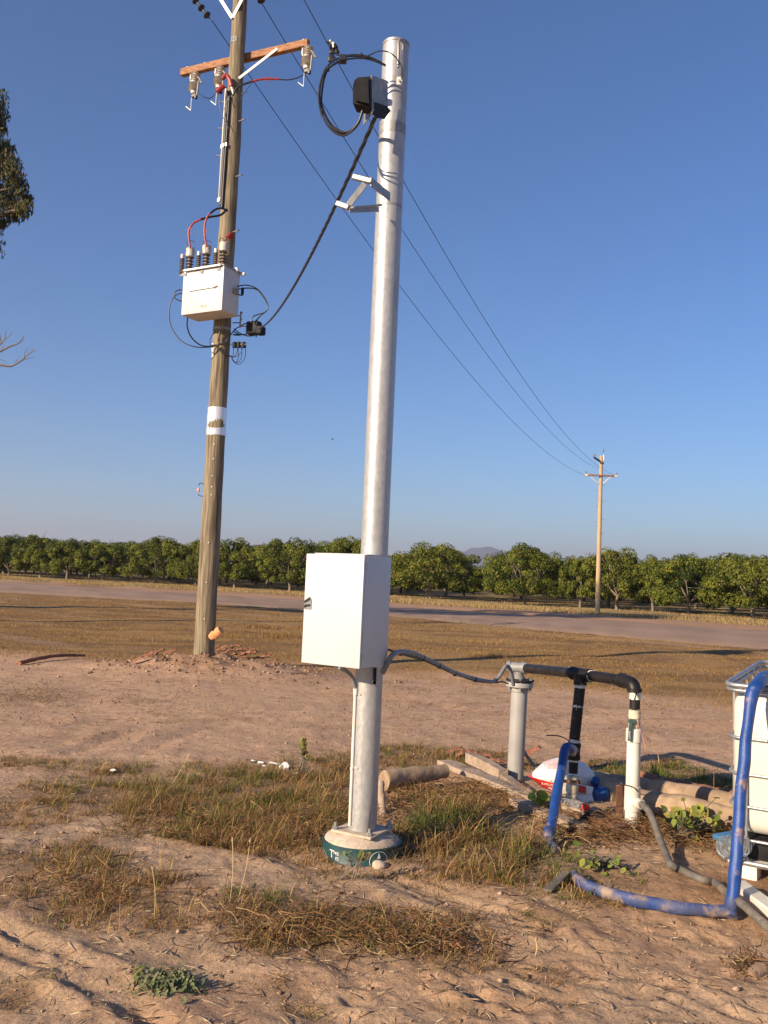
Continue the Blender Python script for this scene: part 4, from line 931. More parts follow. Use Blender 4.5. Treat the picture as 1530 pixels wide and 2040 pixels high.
# ================================================================ THE TIMBER POLE
YW = WP.y
WT = P(482, -60, YW); WAX = (WT-WP).normalized()
def wat(z): return WP + WAX*((z-WP.z)/WAX.z)
def wz(py): return P(450, py, YW).z
ZT = WT.z+.55
def wr(z): return .168 - (.168-.118)*(z-WP.z)/(ZT-WP.z)
tp = thing('power_pole', WP, 'tall weathered timber power pole carrying a white transformer', 'power pole')
mb = MB(); n = 60; pts = []; rs = []
for k in range(n+1):
    z = WP.z-.3+(ZT-WP.z+.3)*k/n; pts.append(wat(z)); b_ = .014*math.exp(-((z-wz(270))/.12)**2); rs.append(wr(z)+b_+.003*math.sin(k*1.7))
mb.tube(pts, rs, 28); noisy(mb, .008, 1.3); mb.build('shaft', M_timber, tp)
TW = rad(25); NW = Vector((-math.sin(TW), -math.cos(TW), 0)); WW = Vector((math.cos(TW), -math.sin(TW), 0))
WFR = (WW, NW, ZZ)
def wp_(z, u=0, v=0, dz=0): return wat(z) + WW*u + NW*v + ZZ*dz
def off(z, ang_deg, d=0.0):                             # point on the pole surface; angle 0 faces the camera side normal, + to the right
    a = rad(ang_deg); return wat(z) + (NW*math.cos(a)+WW*math.sin(a))*(wr(z)+d)
# lower crossarm (bolted behind the pole)
za = P(470, 106, YW).z; AL = P(361, 126, YW+.45); AR = P(619, 78, YW-.45)
AL.z = AR.z = za
def armpt(px):                                          # point on the arm below a pixel column
    best = None
    for k in range(201):
        p = wp_(za, -1.3+2.6*k/200, -(wr(za)+.05)); d = p-CAM; x = 765+F_PX*d.dot(RT)/d.dot(FW)
        if best is None or abs(x-px) < best[0]: best = (abs(x-px), p, -1.3+2.6*k/200)
    return best
ul, ur = armpt(360)[2], armpt(620)[2]
mb = MB(); mb.box(wp_(za, (ul+ur)/2, -(wr(za)+.05)), (ur-ul, .10, .125), WFR, .006); arm = mb.build('crossarm', M_arm, tp)
for u in (ul+.12, ul+.5, ur-.1):
    mb = MB(); mb.cyl(wp_(za, u, -(wr(za)+.05), .06), wp_(za, u, -(wr(za)+.05), .085), .022, seg=8); mb.build('bolt', M_strip, arm)
mb = MB(); bar(mb, wp_(za, armpt(556)[2], -(wr(za)-.004), .0), off(wz(163), 55, .02), .012, .05, NW); mb.build('brace', M_strip, tp)
# upper crossarm above the frame with its V of flat braces
zu = P(480, -80, YW).z; vj = off(wz(42), -22, .012)
mb = MB(); mb.box(wp_(zu, .0, -(wr(zu)+.05)), (ur-ul, .10, .125), WFR, .006); mb.build('crossarm', M_arm, tp)
mb = MB(); bar(mb, vj, wp_(zu, -.80, (wr(zu)+.0)), .012, .055, NW); mb.build('brace', M_strip, tp)
mb = MB(); bar(mb, vj, wp_(zu, .62, (wr(zu)+.0)), .012, .055, NW); mb.cyl(vj, vj+NW*.03, .02, seg=8); mb.build('brace', M_strip, tp)
# number plate
zt_ = wz(84); mb = MB(); A_ = []
for k in range(7): A_.append(off(zt_, -58+k*14, .004))
vv = [p+ZZ*.045 for p in A_]+[p-ZZ*.045 for p in A_]; mb.add(vv, [(k, k+1, k+8, k+7) for k in range(6)]); npl = mb.build('number_plate', M_condu, tp)
for tx, dg in (("9", -38), ("U", 0)):
    v, f = text_mesh(tx, .085); c = off(zt_, dg, .008); a = rad(dg); wx = WW*math.cos(a)-NW*math.sin(a); mb = MB(); mb.add([c+wx*p.x+ZZ*p.y for p in v], f); mb.build('digit', M_cable, npl)
# silver band, straps
mb = MB(); z1, z0 = wz(814), wz(869); mb.tube([wat(z0+(z1-z0)*k/6) for k in range(7)], [wr(z0)+.008+.003*math.sin(k*2.1) for k in range(7)], 22); noisy(mb, .005, 5); mb.build('silver_band', M_bandw, tp)
for py in (657, 548):
    z = wz(py); mb = MB(); mb.tube([wat(z-.02), wat(z+.02)], wr(z)+.006, 24); mb.build('strap', M_galv2, tp)
# white paint drips
for k in range(26):
    z = wz(705)+(random.random()-.5)*.18*(1 if k < 20 else 2.2); mb_ = off(z, -28+random.uniform(-13,13)+(wz(705)-z)*70, .002)
    if k == 0: mb = MB()
    s = random.uniform(.004,.012); mb.add([mb_+WW*s, mb_+ZZ*s*1.6, mb_-WW*s, mb_-ZZ*s], [(0,1,2,3)])
mb.build('paint_marks', M_letter, tp)
# step bolts
for x, y, sd_ in ((451,200,-1),(493,191,1),(449,253,-1),(492,245,1),(447,308,-1),(487,355,1),(483,465,1)):
    z = wz(y); a = -78 if sd_ < 0 else 78; mb = MB(); p0 = off(z, a, -.03); d = (off(z, a, 1)-off(z, a, 0)).normalized(); mb.cyl(p0, p0+d*.165, .009, seg=8); mb.cyl(p0+d*.155, p0+d*.17, .018, seg=8); mb.build('step_bolt', M_galv2, tp)
# small staples and tacks
for x, y in ((0,885),(0,915),(0,948),(0,970),(0,988),(0,1080),(0,1162),(0,1236)):
    for a in (28, -80):
        z = wz(y)+random.uniform(-.03,.03); mb = MB(); mb.cyl(off(z, a, -.002), off(z, a, .010), .012, seg=7); mb.build('staple', M_strip, tp)
# cream cable cover, dark cables, earth wire
def surf(y0, y1, a0, a1, d, n=14): return [off(wz(y0)+(wz(y1)-wz(y0))*k/n, a0+(a1-a0)*k/n, d) for k in range(n+1)]
mb = MB(); mb.tube(surf(178, 405, -62, -48, .02), .027, 12); mb.build('cable_cover', M_condt, tp)
for k, (a, y0, y1) in enumerate(((-30,186,412),(-15,192,415),(0,200,420))):
    mb = MB(); mb.tube(surf(y0, y1, a, a-8, .022), .023, 10); mb.build('cable', M_cable, tp)
for y, a in ((297,-38),(297,-20),(297,2),(403,-40),(403,-24)):
    z = wz(y); mb = MB(); mb.box(off(z, a, .045), (.03,.03,.06), WFR, .004); mb.build('cable_clip', M_bandw, tp)
mb = MB(); mb.tube(surf(812, 966, -88, -90, .012), .012, 8); mb.tube(surf(990, 1303, -90, -90, .016), .019, 8); mb.build('earth_cover', M_rust, tp)
z1, z2 = wz(966), wz(990)
lk = [off(z1, -88, .01), off(z1, -88, .05)+ZZ*.01, off(z1, -88, .10)+ZZ*.02, off(z1, -88, .13)-ZZ*.02]
lk2 = [off(z2, -88, .13)+ZZ*.035, off(z2, -88, .10)+ZZ*.01, off(z2, -88, .04), off(z2, -88, .01)-ZZ*.03]
mb = MB(); mb.tube(spline(lk, 5), .007, 8); mb.tube(spline(lk2, 5), .007, 8); mb.build('earth_link_wire', M_cable, tp)
mb = MB(); mb.box((lk[-1]+lk2[0])/2, (.05,.03,.06), WFR, .008); mb.build('earth_link', mat('copper', (.45,.16,.10), (.5,.3,.25), rough=.5, scale=40), tp)
# drop-out fuses under the lower arm
def fuse(px, extra):
    u = armpt(px)[2]; o0 = wp_(za, u, -(wr(za)+.05)+.0, -.062)
    def L(x, y, z): return o0 + WW*x + NW*y + ZZ*z
    mb = MB(); mb.tube(spline([L(-.10,.0,.0), L(-.11,0,-.08), L(-.09,.0,-.14), L(-.02,0,-.17)], 5), .018, 8); mb.box(L(-.10,0,.0), (.05,.05,.03), WFR, .004); f_ = mb.build('fuse_mount', M_galv2, tp)
    def shed(mb, a, b, r0, n_, r1):
        d = (b-a); prof = [(r0*.7, 0)]
        for k in range(n_):
            h = d.length*(k+.5)/n_; prof += [(r0*.72, h-d.length/n_*.45), (r1, h), (r0*.75, h+d.length/n_*.15)]
        prof.append((r0*.7, d.length)); mb.lathe(prof, a, d, 14)
    mb = MB(); shed(mb, L(.0,.03,-.18), L(.03,.03,-.01), .065, 4, .085); shed(mb, L(.0,.04,-.36), L(-.01,.03,-.20), .068, 4, .09); mb.ball(L(0,.035,-.19), .06); mb.build('porcelain', M_porc, f_)
    mb = MB(); mb.cyl(L(.0,.04,-.40), L(.0,.04,-.35), .045); mb.build('ferrule', M_letter, f_)
    mb = MB(); mb.tube([L(.03,.03,-.05), L(.12,.05,-.15), L(.17,.05,-.24), L(.20,.05,-.235)], .016, 8); mb.tube([L(.11,.05,-.20), L(.09,.05,-.46)], .017, 8); mb.build('fuse_tube', M_condu, f_)
    mb = MB(); mb.box(L(.02,.04,-.44), (.10,.05,.07), WFR, .01); mb.box(L(.07,.05,-.48), (.05,.05,.07), WFR, .01); mb.build('contact', M_cable, f_)
    mb = MB(); mb.tube([L(-.03,.04,-.42), L(-.035,.04,-.70)], .007, 6); mb.tube([L(-.035,.04,-.70), L(-.13,.06,-.62)], .007, 6); mb.build('hook_rod', M_strip, f_)
    return L
L1, L2, L3 = fuse(391, 0), fuse(441, 0), fuse(619, 0)
def lead(name, pts, r, m, par=tp, n=7):
    mb = MB(); mb.tube(spline(pts, n), r, 8); return mb.build(name, m, par)
yA = YW-.2
lead('red_lead', [P(x,y,Y_) for x,y,Y_ in ((432,184,yA),(440,176,yA),(447,171,yA))], .045, M_red)
lead('jumper', [P(x,y,yA) for x,y in ((397,185),(408,194),(420,195),(430,186))], .007, M_cable)
lead('red_lead', [P(x,y,yA) for x,y in ((443,158),(450,150),(457,158),(461,172))], .036, M_red)
lead('jumper', [P(x,y,yA) for x,y in ((440,182),(437,200),(440,222),(449,243),(456,256))], .006, M_cable)
lead('jumper', [P(x,y,yA) for x,y in ((451,172),(452,190),(456,205))], .006, M_cable)
lead('jumper', [P(x,y,yA) for x,y in ((460,172),(463,180),(465,190))], .014, M_strip)
lead('red_lead', [P(x,y,yA) for x,y in ((503,162),(520,158),(538,157),(556,158))], .018, M_red)
lead('jumper', [P(x,y,yA) for x,y in ((464,190),(470,178),(480,170),(503,162))], .018, M_cable)
lead('jumper', [P(x,y,yA) for x,y in ((556,158),(575,159),(595,154),(616,141))], .010, M_cable)
lead('jumper', [P(x,y,yA) for x,y in ((465,196),(475,205),(486,186),(500,168),(505,163))], .005, M_cable)
for x, y in ((528,158),(535,157),(541,157)):
    c = P(x, y, yA); mb = MB(); mb.tube([c-ZZ*.045, c+ZZ*.035], .006, 6); mb.build('sleeve_tie', M_red, tp)

# ---- transformer
tz0, tz1 = P(445,620,YW-.75).z, P(448,531,YW-.75).z
TX = thing('transformer', wp_(tz0, -.11, wr(tz0)+.3), 'white pole mounted transformer box with grey bushings on the timber pole', 'transformer')
TT = rad(29); NT = Vector((-math.sin(TT), -math.cos(TT), 0)); WT_ = Vector((math.cos(TT), -math.sin(TT), 0)); TFR = (WT_, NT, ZZ)
tc = wat((tz0+tz1)/2) + NT*(.19+.25); tc.z = 0
TWd, TD = .84, .42
tc = tc + WT_*(.09)
def T(u, v, z): return tc + WT_*u + NT*v + ZZ*z
mb = MB(); mb.box(T(0,0,(tz0+tz1)/2), (TWd, TD, tz1-tz0), TFR, .012, 2); mb.build('tank', M_white2, TX)
mb = MB(); mb.box(T(0,0,tz1+.008), (TWd+.03, TD+.04, .016), TFR, .004); mb.build('tank_lid', M_galv2, TX)
zc = tz0+(tz1-tz0)*.54
mb = MB(); mb.prism([T(-.26,TD/2+.002,zc-.012), T(.20,TD/2+.002,zc-.004), T(.30,TD/2+.002,zc+.022), T(.34,TD/2+.002,zc+.01), T(.27,TD/2+.002,zc-.03), T(.20,TD/2+.002,zc-.018), T(-.26,TD/2+.002,zc-.024)], NT*.004); mb.build('front_strip', M_cable, TX)
v, f = text_mesh("1178586", .062); mb = MB(); mb.add([T(.02,TD/2+.003,tz0+.10)+WT_*p.x+ZZ*p.y+NT*p.z for p in v], f); mb.build('number', mat('faded_print', (.16,.14,.12), (.55,.53,.50), rough=.6, scale=40, lo=.4, hi=.6), TX)
def bushing(u, v):
    mb = MB(); n_ = 5; prof = [(.04,0)]
    for k in range(n_): h = .03+k*.052; prof += [(.034,h-.018),(.065,h),(.036,h+.016)]
    mb.lathe(prof+[(.036,.27)], T(u,v,tz1+.02), ZZ, 18); b_ = mb.build('bushing', M_shed, TX)
    mb = MB(); mb.lathe([(.05,.245),(.072,.262),(.076,.38),(.066,.40),(.035,.405)], T(u,v,tz1+.02), ZZ, 18); mb.build('bushing_cap', M_porc, b_)
def arrester(u, v):
    mb = MB(); n_ = 8; prof = [(.03,0)]
    for k in range(n_): h = .02+k*.032; prof += [(.022,h-.012),(.043,h),(.024,h+.012)]
    mb.lathe(prof+[(.026,.27)], T(u,v,tz1-.03), ZZ, 14); b_ = mb.build('surge_arrester', M_shed, TX)
    mb = MB(); mb.cyl(T(u,v,tz1+.235), T(u,v,tz1+.30), .032, seg=14); mb.build('arrester_cap', M_porc, b_)
    mb = MB(); bar(mb, T(u-.03,v,tz1-.035), T(u+.13,v+.03,tz1-.06), .05, .012, ZZ); mb.build('arrester_bracket', M_galv2, TX)
for u in (-.40, -.05, .30):
    bushing(u, .10); arrester(u-.08, .19)
mb = MB(); bar(mb, T(-.38,.25,tz1+.0), T(.38,.25,tz1+.0), .03, .02); mb.build('mount_rail', M_strip, TX)
mb = MB(); bar(mb, T(TWd/2-.02,-.2,tz1+.0), T(TWd/2+.1,-.2,tz1-.03), .05, .04); mb.cyl(T(TWd/2+.0,-.12,tz1+.02), T(TWd/2+.0,-.08,tz1+.02), .035); mb.build('lifting_lug', M_strip, TX)
mb = MB(); mb.box(T(.1,-TD/2-.04,(tz0+tz1)/2), (.2,.08,.5), TFR, .01); mb.build('pole_mount', M_galv2, TX)
mb = MB(); mb.box(T(TWd/2+.02,-.08,tz0+.39), (.05,.10,.09), TFR, .01); mb.cyl(T(TWd/2,-.08,tz0+.42), T(TWd/2+.07,-.08,tz0+.42), .02); mb.build('low_voltage_terminal', M_galv2, TX)
yT = YW-.6
def tl(nm, pts, r, m): return lead(nm, [P(x,y,Y_) for x,y,Y_ in pts], r, m, TX)
tl('high_voltage_lead', [(379,494,yT),(377,480,yT),(376,462,yT),(384,446,yT),(400,437,yT)], .016, M_red)
tl('high_voltage_lead', [(400,437,yT),(420,432,yT+.1),(440,428,yT+.2),(452,417,YW-.25)], .018, M_cable)
tl('high_voltage_lead', [(412,492,yT),(408,472,yT),(408,448,yT),(413,432,yT),(419,425,yT)], .016, M_red)
tl('high_voltage_lead', [(419,425,yT),(430,417,yT+.1),(442,415,yT+.25),(453,420,YW-.22)], .018, M_cable)
tl('high_voltage_lead', [(446,490,yT),(447,482,yT),(452,476,yT+.1)], .008, M_cable)
tl('high_voltage_lead', [(453,474,YW-.22),(459,469,YW-.2),(467,469,YW-.19)], .040, M_red)
for x0, x1 in ((371,379),(403,412),(437,445)):
    tl('arrester_jumper', [(x0,502,yT),(x0-1,490,yT),(x0+5,480,yT),(x1+8,482,yT),(x1+8,490,yT),(x1+2,496,yT)] if x0 < 430 else [(x0,494,yT),(x0-1,480,yT),(x0+4,474,yT),(x0+9,480,yT),(x1+2,490,yT)], .005, M_cable)
for y in (458,464,455): 
    c = P(378, y, yT); mb = MB(); mb.tube([c-WW*.04, c+WW*.045], .006, 6); mb.build('sleeve_tie', M_red, TX); c = P(408, y+3, yT); mb = MB(); mb.tube([c-WW*.03, c+WW*.045], .006, 6); mb.build('sleeve_tie', M_red, TX)
tl('low_voltage_cable', [(470,571,YW-.5),(490,568,YW-.5),(510,574,YW-.5),(525,590,YW-.5),(534,610,YW-.5),(528,622,YW-.5),(512,627,YW-.5),(503,632,YW-.5),(500,642,YW-.5)], .010, M_cable)
tl('low_voltage_cable', [(470,577,YW-.55),(490,574,YW-.5),(510,576,YW-.45),(522,588,YW-.45),(532,604,YW-.45),(533,616,YW-.45),(520,628,YW-.45),(509,640,YW-.45)], .010, M_cable)
tl('low_voltage_cable', [(466,577,YW-.5),(474,586,YW-.5),(483,588,YW-.5),(484,580,YW-.5)], .010, M_cable)
mb = MB(); c = P(483,580,YW-.5); mb.box(c, (.05,.04,.12), TFR, .012); mb.build('terminal_boot', M_black, TX)
tl('low_voltage_cable', [(372,578,YW-.2),(352,579,YW-.2),(347,590,YW-.2),(355,598,YW-.2),(372,602,YW-.2)], .009, M_cable)
tl('low_voltage_cable', [(372,583,YW-.2),(352,587,YW-.2),(341,601,YW-.2),(337,625,YW-.2),(342,652,YW-.2),(360,678,YW-.25),(385,690,YW-.3),(410,692,YW-.25),(430,689,YW-.2)], .009, M_cable)
tl('low_voltage_cable', [(374,632,yT),(373,650,yT+.1),(380,670,yT+.2),(395,685,YW-.3),(412,690,YW-.25),(432,687,YW-.2)], .011, M_cable)
tl('low_voltage_cable', [(434,690,YW-.18),(442,702,YW-.18),(452,708,YW-.16),(463,710,YW-.1)], .011, M_cable)
tl('low_voltage_cable', [(430,657,YW-.2),(419,675,YW-.25),(419,688,YW-.22)], .005, M_cable)
tl('low_voltage_cable', [(440,658,YW-.2),(435,670,YW-.2),(437,684,YW-.2),(448,682,YW-.2),(456,672,YW-.19),(470,655,YW-.1),(490,644,YW-.3)], .009, M_cable)

# ---- rack, junction box, fuses at the right of the timber pole
jb = thing('junction_box', P(508,655,YW-.3), 'black junction box on a steel rack beside the transformer', 'junction box')
mb = MB(); c = P(506,654,YW-.35); mb.box(c, (.23,.16,.22), WFR, .03, 2); mb.box(c+WW*.13-ZZ*.05, (.12,.15,.14), WFR, .02, 2); mb.box(c+WW*.17-ZZ*.10, (.05,.1,.05), WFR, .01); mb.cyl(c-ZZ*.15+WW*.05, c-ZZ*.10+WW*.05, .012); mb.build('box', M_black, jb, ang=50)
mb = MB(); mb.tube([P(480,622,YW-.2), P(478,653,YW-.2)], .013, 8)
for y in (629, 643): mb.tube([P(464,y,YW-.05), P(480,y,YW-.2)], .010, 8)
mb.tube([P(478,650,YW-.2), P(492,650,YW-.32)], .010, 8); mb.ball(P(480.5,623,YW-.2), .024); mb.ball(P(480,636,YW-.2), .022); mb.build('rack', M_galv2, jb)
for pts in ([(466,655,YW-.05),(478,664,YW-.1),(492,669,YW-.2),(505,669,YW-.3)], [(466,666,YW-.05),(480,667,YW-.1),(492,665,YW-.2),(505,658,YW-.3)], [(464,660,YW-.05),(472,664,YW-.1),(478,668,YW-.15),(464,667,YW-.05)]):
    mb = MB(); mb.tube(sp(pts), .009, 8); mb.build('tail', M_cable, jb)
pf = thing('service_fuses', P(478,687,YW-.2), 'row of three black service fuses with looped wires on the timber pole', 'fuses')
for k, x in enumerate((467.5, 476, 486)):
    c = P(x,687,YW-.1-.06*k); mb = MB(); mb.lathe([(.02,-.05),(.036,-.045),(.04,.0),(.036,.04),(.02,.05)], c, ZZ, 12); mb.build('fuse', M_black, pf)
mb = MB(); bar(mb, P(460,686,YW-.02), P(490,686,YW-.26), .02, .012); mb.build('bar', M_galv2, pf)
for pts in ([(465,692,1),(465,702,1),(464,708,1)], [(473,692,1),(472,702,1),(466,710,1),(461,709,1)], [(474,692,1),(475,712,1),(470,722,1),(464,716,1),(461,710,1)], [(481,692,1),(481,702,1),(470,710,1),(461,712,1)], [(482,692,1),(481,712,1),(474,722,1),(465,720,1),(461,712,1)], [(489,692,1),(488,712,1),(478,725,1),(468,723,1),(461,712,1)]):
    mb = MB(); mb.tube(sp([(x,y,YW-.12) for x,y,_ in pts]), .0055, 6); mb.build('loop', M_cable, pf)

# ================================================================ THE FAR POLE AND THE LINES
FB = G(1190, 1223, 0); FT = P(1198, 908, FB.y); FAX = (FT-FB).normalized(); FL = (FT-FB).length
fp = thing('power_pole', FB, 'distant timber power pole beyond the road with a crossarm near its top', 'power pole')
mb = MB(); mb.tube([FB+FAX*(FL*k/12-.3*(k == 0)) for k in range(13)], [.155-.045*k/12 for k in range(13)], 14); mb.build('shaft', mat('pale_timber', (.36,.25,.14), (.48,.35,.21), rough=.9, scale=3, stretch=(3,3,.4)), fp)
def fz(py): return P(1196, py, FB.y).z
def fpt(px, py, dy=0): return P(px, py, FB.y+dy)
def tcap(c): mb = MB(); mb.lathe([(.03,0),(.06,.02),(.07,.06),(.04,.10),(.05,.14),(.02,.17)], c, ZZ, 10); return mb
zc_ = fz(948); fc = FB+FAX*((zc_-FB.z)/FAX.z); cl, cr = fpt(1163,948), fpt(1230,949); cl.z = cr.z = zc_
mb = MB(); d_ = (cr-cl).normalized(); bar(mb, cl-Vector((0,.16,0)), cr-Vector((0,.16,0)), .12, .10); fa_ = mb.build('crossarm', mat('far_arm', (.16,.09,.07), (.24,.14,.11), rough=.9), fp)
for a in (cl, cr):
    mb = MB(); c = a+(fc-a).normalized()*.12-Vector((0,.16,0)); mb.box(c, (.20,.125,.135), (d_, Vector((0,1,0)), ZZ), .01); mb.build('end_plate', M_strip, fa_)
    mb = tcap(a-Vector((0,.16,0))+ZZ*.07+(fc-a).normalized()*.1); mb.build('insulator', M_condu, fp)
for x0, x1 in ((1177,1192),(1216,1201)):
    mb = MB(); bar(mb, fpt(x0,950,-.24), fpt(x1,963,-.17), .012, .06, Vector((0,1,0))); mb.build('brace', M_strip, fp)
mb = MB(); bar(mb, fpt(1183,911,-.6), fpt(1202,923,.3), .10, .10); mb.build('top_arm', M_cable, fp)
for x, y in ((1184,909),(1202,900)):
    mb = tcap(fpt(x,y,-.3)); mb.build('insulator', M_condu, fp)
mb = MB(); bar(mb, fpt(1202.5,918,-.1), fpt(1202.5,906,-.1), .06, .06, Vector((1,0,0))); mb.build('post', M_letter, fp)
for k, y in enumerate((966,978,998,1010,1035,1048,1062)):
    c = FB+FAX*((fz(y)-FB.z)/FAX.z); s = 1 if k % 2 == 0 else -1; mb = MB(); mb.cyl(c, c+Vector((.30*s,0,0)), .012, seg=6); mb.build('step_bolt', M_galv2, fp)
def line(lbl, A, B, q, name='power_line'):
    s = fit_sag(A, B, *q); mb = MB(); mb.tube(catpts(A, B, s, 90), .0075, 6); o = mb.build(name, M_wire); return tag(o, lbl, 'power line', 'power lines between the two poles')
uA = wp_(zu, ul+.08, -(wr(zu)+.10)); uB = wp_(zu, .24, -(wr(zu)+.10)); uC = wp_(zu, ur-.12, -(wr(zu)+.10))
LA, LB, LC = P(421,39,YW+.35), P(522,7,YW+.1), P(606,0,YW-.25)
def strain(a, b, lbl):
    mb = MB(); d = b-a; L = d.length; n_ = max(2, int(L/.16)); prof = [(.012,0)]
    for k in range(n_): h = L*(k+.5)/n_; prof += [(.02,h-.05),(.06,h-.02),(.07,h+.01),(.02,h+.05)]
    mb.lathe(prof+[(.012,L)], a, d, 12); tag(mb.build('strain_insulator', M_cable), lbl, 'insulator', 'strain insulators of the upper crossarm')
strain(P(384,-6,YW+.4), P(418,37,YW+.35), 'dark strain insulator string hanging at the top left of the timber pole')
strain(P(516,-14,YW+.12), P(522,6,YW+.1), 'dark strain insulator at the top edge just right of the timber pole')
farL, farM, farR = fpt(1164,946,-.2), fpt(1193,934,-.1), fpt(1228,948,-.2)
w1 = line('lowest of the three power lines, ending at the left end of the far crossarm', LA, farL, (900,700))
w2 = line('middle power line of the three, reaching the far pole below its top', LB, farM, (1000,745))
w3 = line('right power line of the three, on which the bird is sitting', LC, farR, (1000,690))
for p0, p1 in ((wp_(zu, ul+.05, -(wr(zu)+.05)), P(384,-6,YW+.4)), (wp_(zu,.2,-(wr(zu)+.05)), P(516,-14,YW+.12))):
    mb = MB(); mb.tube([p0, p1], .012, 6); mb.build('eye_link', M_galv2, tp)
mb = MB(); mb.tube([wp_(zu, ur-.05, -(wr(zu)+.05)), LC], .02, 6); mb.build('eye_link', M_galv2, tp)

# black and white bird perched on the right line
best = None
s3 = fit_sag(LC, farR, 1000, 690)
for k in range(400):
    p = catpts(LC, farR, s3, 1, k/4000, k/4000)[0]; d = p-CAM; y = 1020-F_PX*d.dot(UP)/d.dot(FW)
    if best is None or abs(y-97) < best[0]: best = (abs(y-97), p)
bp = best[1]; mB = bp.y/F_PX*1.12
def BP(x, y, dy=0): return P(x, y, bp.y+dy)
ln_ = MB(); ln_.tube(spline([BP(654.5,81), BP(658,83), BP(663,90), BP(669,99), BP(672.5,107), BP(673,110)], 5), [.026]*5+[.045]*5+[.062]*5+[.045]*5+[.022]*5+[.01], 12)
bd = thing('bird', bp, 'black and white bird perched on the right power line above the cable coil', 'bird')
ln_.build('body', M_bird, bd)
mb = MB(); mb.ball(BP(656.5,83.5), .040, 1,1,.9); mb.lathe([(.014,0),(.002,.06)], BP(654.5,83.5), Vector((-1,.1,-.25)), 8); mb.build('head', M_bird, bd)
mb = MB(); mb.tube(spline([BP(657.5,81,-.025), BP(661,84.5,-.04), BP(665.5,89.5,-.04)], 5), [.022]*5+[.034]*5+[.012], 10); mb.ball(BP(664,92,-.06), .018, 1, 1, 1.8); mb.build('white_back', M_birdw, bd)
mb = MB(); mb.tube([BP(660,92), BP(658.5,97)], .006, 6); mb.tube([BP(663,95), BP(661.5,99)], .006, 6); mb.build('feet', M_bird, bd)
tg_ = MB(); tg_.box(BP(661,103), (.10,.06,.10), None, .02, 2); tg_.box(BP(660,117), (.12,.06,.12), None, .02, 2); tg_.tube([BP(661,98), BP(660,122)], .015, 6); tag(tg_.build('line_clamp', M_cable), 'dark clamp dangling from the right power line under the bird', 'clamp')
# tiny bird in flight
c = P(662, 875, 60); mb = MB(); mb.tube([c+Vector((-.08,0,.01)), c, c+Vector((.09,0,.0))], [.01,.03,.01], 8); mb.prism([c+Vector((-.03,0,.02)), c+Vector((.03,0,.02)), c+Vector((.01,-.05,.11))], Vector((0,.01,0))); mb.prism([c+Vector((-.03,0,.02)), c+Vector((.03,0,.02)), c+Vector((.0,.06,.09))], Vector((0,.01,0))); tag(mb.build('small_bird', M_bird), 'tiny dark bird flying alone in the open sky between the poles', 'bird')

# ================================================================ LOGS, PLANKS AND RUBBISH BY THE PIPES
def log(lbl, a, b, r1, r2, seed, m=M_log, nm='log', cat='log', bendz=0.0):
    a, b = Vector(a), Vector(b); n_ = 14; pts = []; rs = []; R_ = random.Random(seed)
    for k in range(n_+1):
        t = k/n_; p = a.lerp(b, t); p.z += bendz*math.sin(math.pi*t); pts.append(p); rs.append((r1*(1-t)+r2*t)*(1+R_.uniform(-.06,.06)))
    mb = MB(); mb.tube(pts, rs, 18); noisy(mb, r1*.20, 3.2/r1*.12, seed); noisy(mb, r1*.14, 2.2/r1*.35, seed+5)
    return tag(mb.build(nm, m, ang=60), lbl, cat)
log('thick split log lying right behind the steel pole', P(764,1555,7.0), P(884,1536,7.35), .078, .055, 1)
log('cracked grey end of a log leaning up beside the steel pole base', P(757,1560,6.6), P(764,1640,6.35), .03, .022, 2, M_plank, 'branch', 'branch')
log('long log behind the white riser nearest the water tank', onground(1185,1572,.06), onground(1475,1622,.08), .085, .075, 3)
log('second thick log in front of it, half hidden by the creeper', onground(1268,1620,.06), onground(1500,1672,.09), .105, .09, 4)
log('dark thick log end between the blue container and the stake', P(1180,1562,7.2), P(1238,1590,6.9), .11, .10, 5)
log('upper log running left to right behind the riser', onground(1270,1562,.05), onground(1490,1612,.06), .06, .05, 6, M_bark)
def plank(lbl, a, b, w_, t_, m=M_plank, nm='plank', sd_=0):
    a, b = Vector(a), Vector(b); d = (b-a); L = d.length; d.normalize(); s2 = d.cross(ZZ).normalized(); u2 = s2.cross(d); mb = MB()
    n_ = 10; vv = []; 
    for k in range(n_+1):
        c = a+d*(L*k/n_)
        for sx, sy in ((-1,-1),(1,-1),(1,1),(-1,1)): vv.append(c+s2*(sx*w_/2)+u2*(sy*t_/2))
    ff = [(0,1,2,3), tuple(n_*4+q for q in (3,2,1,0))]
    for k in range(n_):
        for q in range(4): ff.append((k*4+q, (k+1)*4+q, (k+1)*4+(q+1) % 4, k*4+(q+1) % 4))
    mb.add(vv, ff); noisy(mb, .012, 5, sd_); noisy(mb, .006, 17, sd_+3)
    return tag(mb.build(nm, m, ang=30), lbl, nm)
plank('long grey plank running down from the thick split log to the blue hose', onground(884,1540,.09), onground(1085,1612,.05), .13, .04, sd_=1)
plank('short square timber lying above the long grey plank', onground(935,1530,.09), onground(1002,1562,.08), .09, .08, sd_=2, nm='timber_block')
plank('narrow board lying in front of the bore casing', onground(1003,1562,.06), onground(1062,1600,.05), .07, .035, sd_=3)
plank('lower long plank passing under the blue hose', onground(1026,1606,.04), onground(1168,1665,.03), .11, .04, sd_=4)
plank('brown plank lying under the plastic bottle', onground(1090,1598,.03), onground(1180,1630,.03), .16, .04, sd_=5)
plank('reddish slab of wood lying to the right of the bottle', onground(1160,1632,.03), onground(1242,1662,.03), .12, .04, M_rust, sd_=6)
plank('thin grey stick pointing up behind the bore casing', P(1040,1492,7.9), P(1070,1535,7.8), .02, .02, sd_=7, nm='stick')
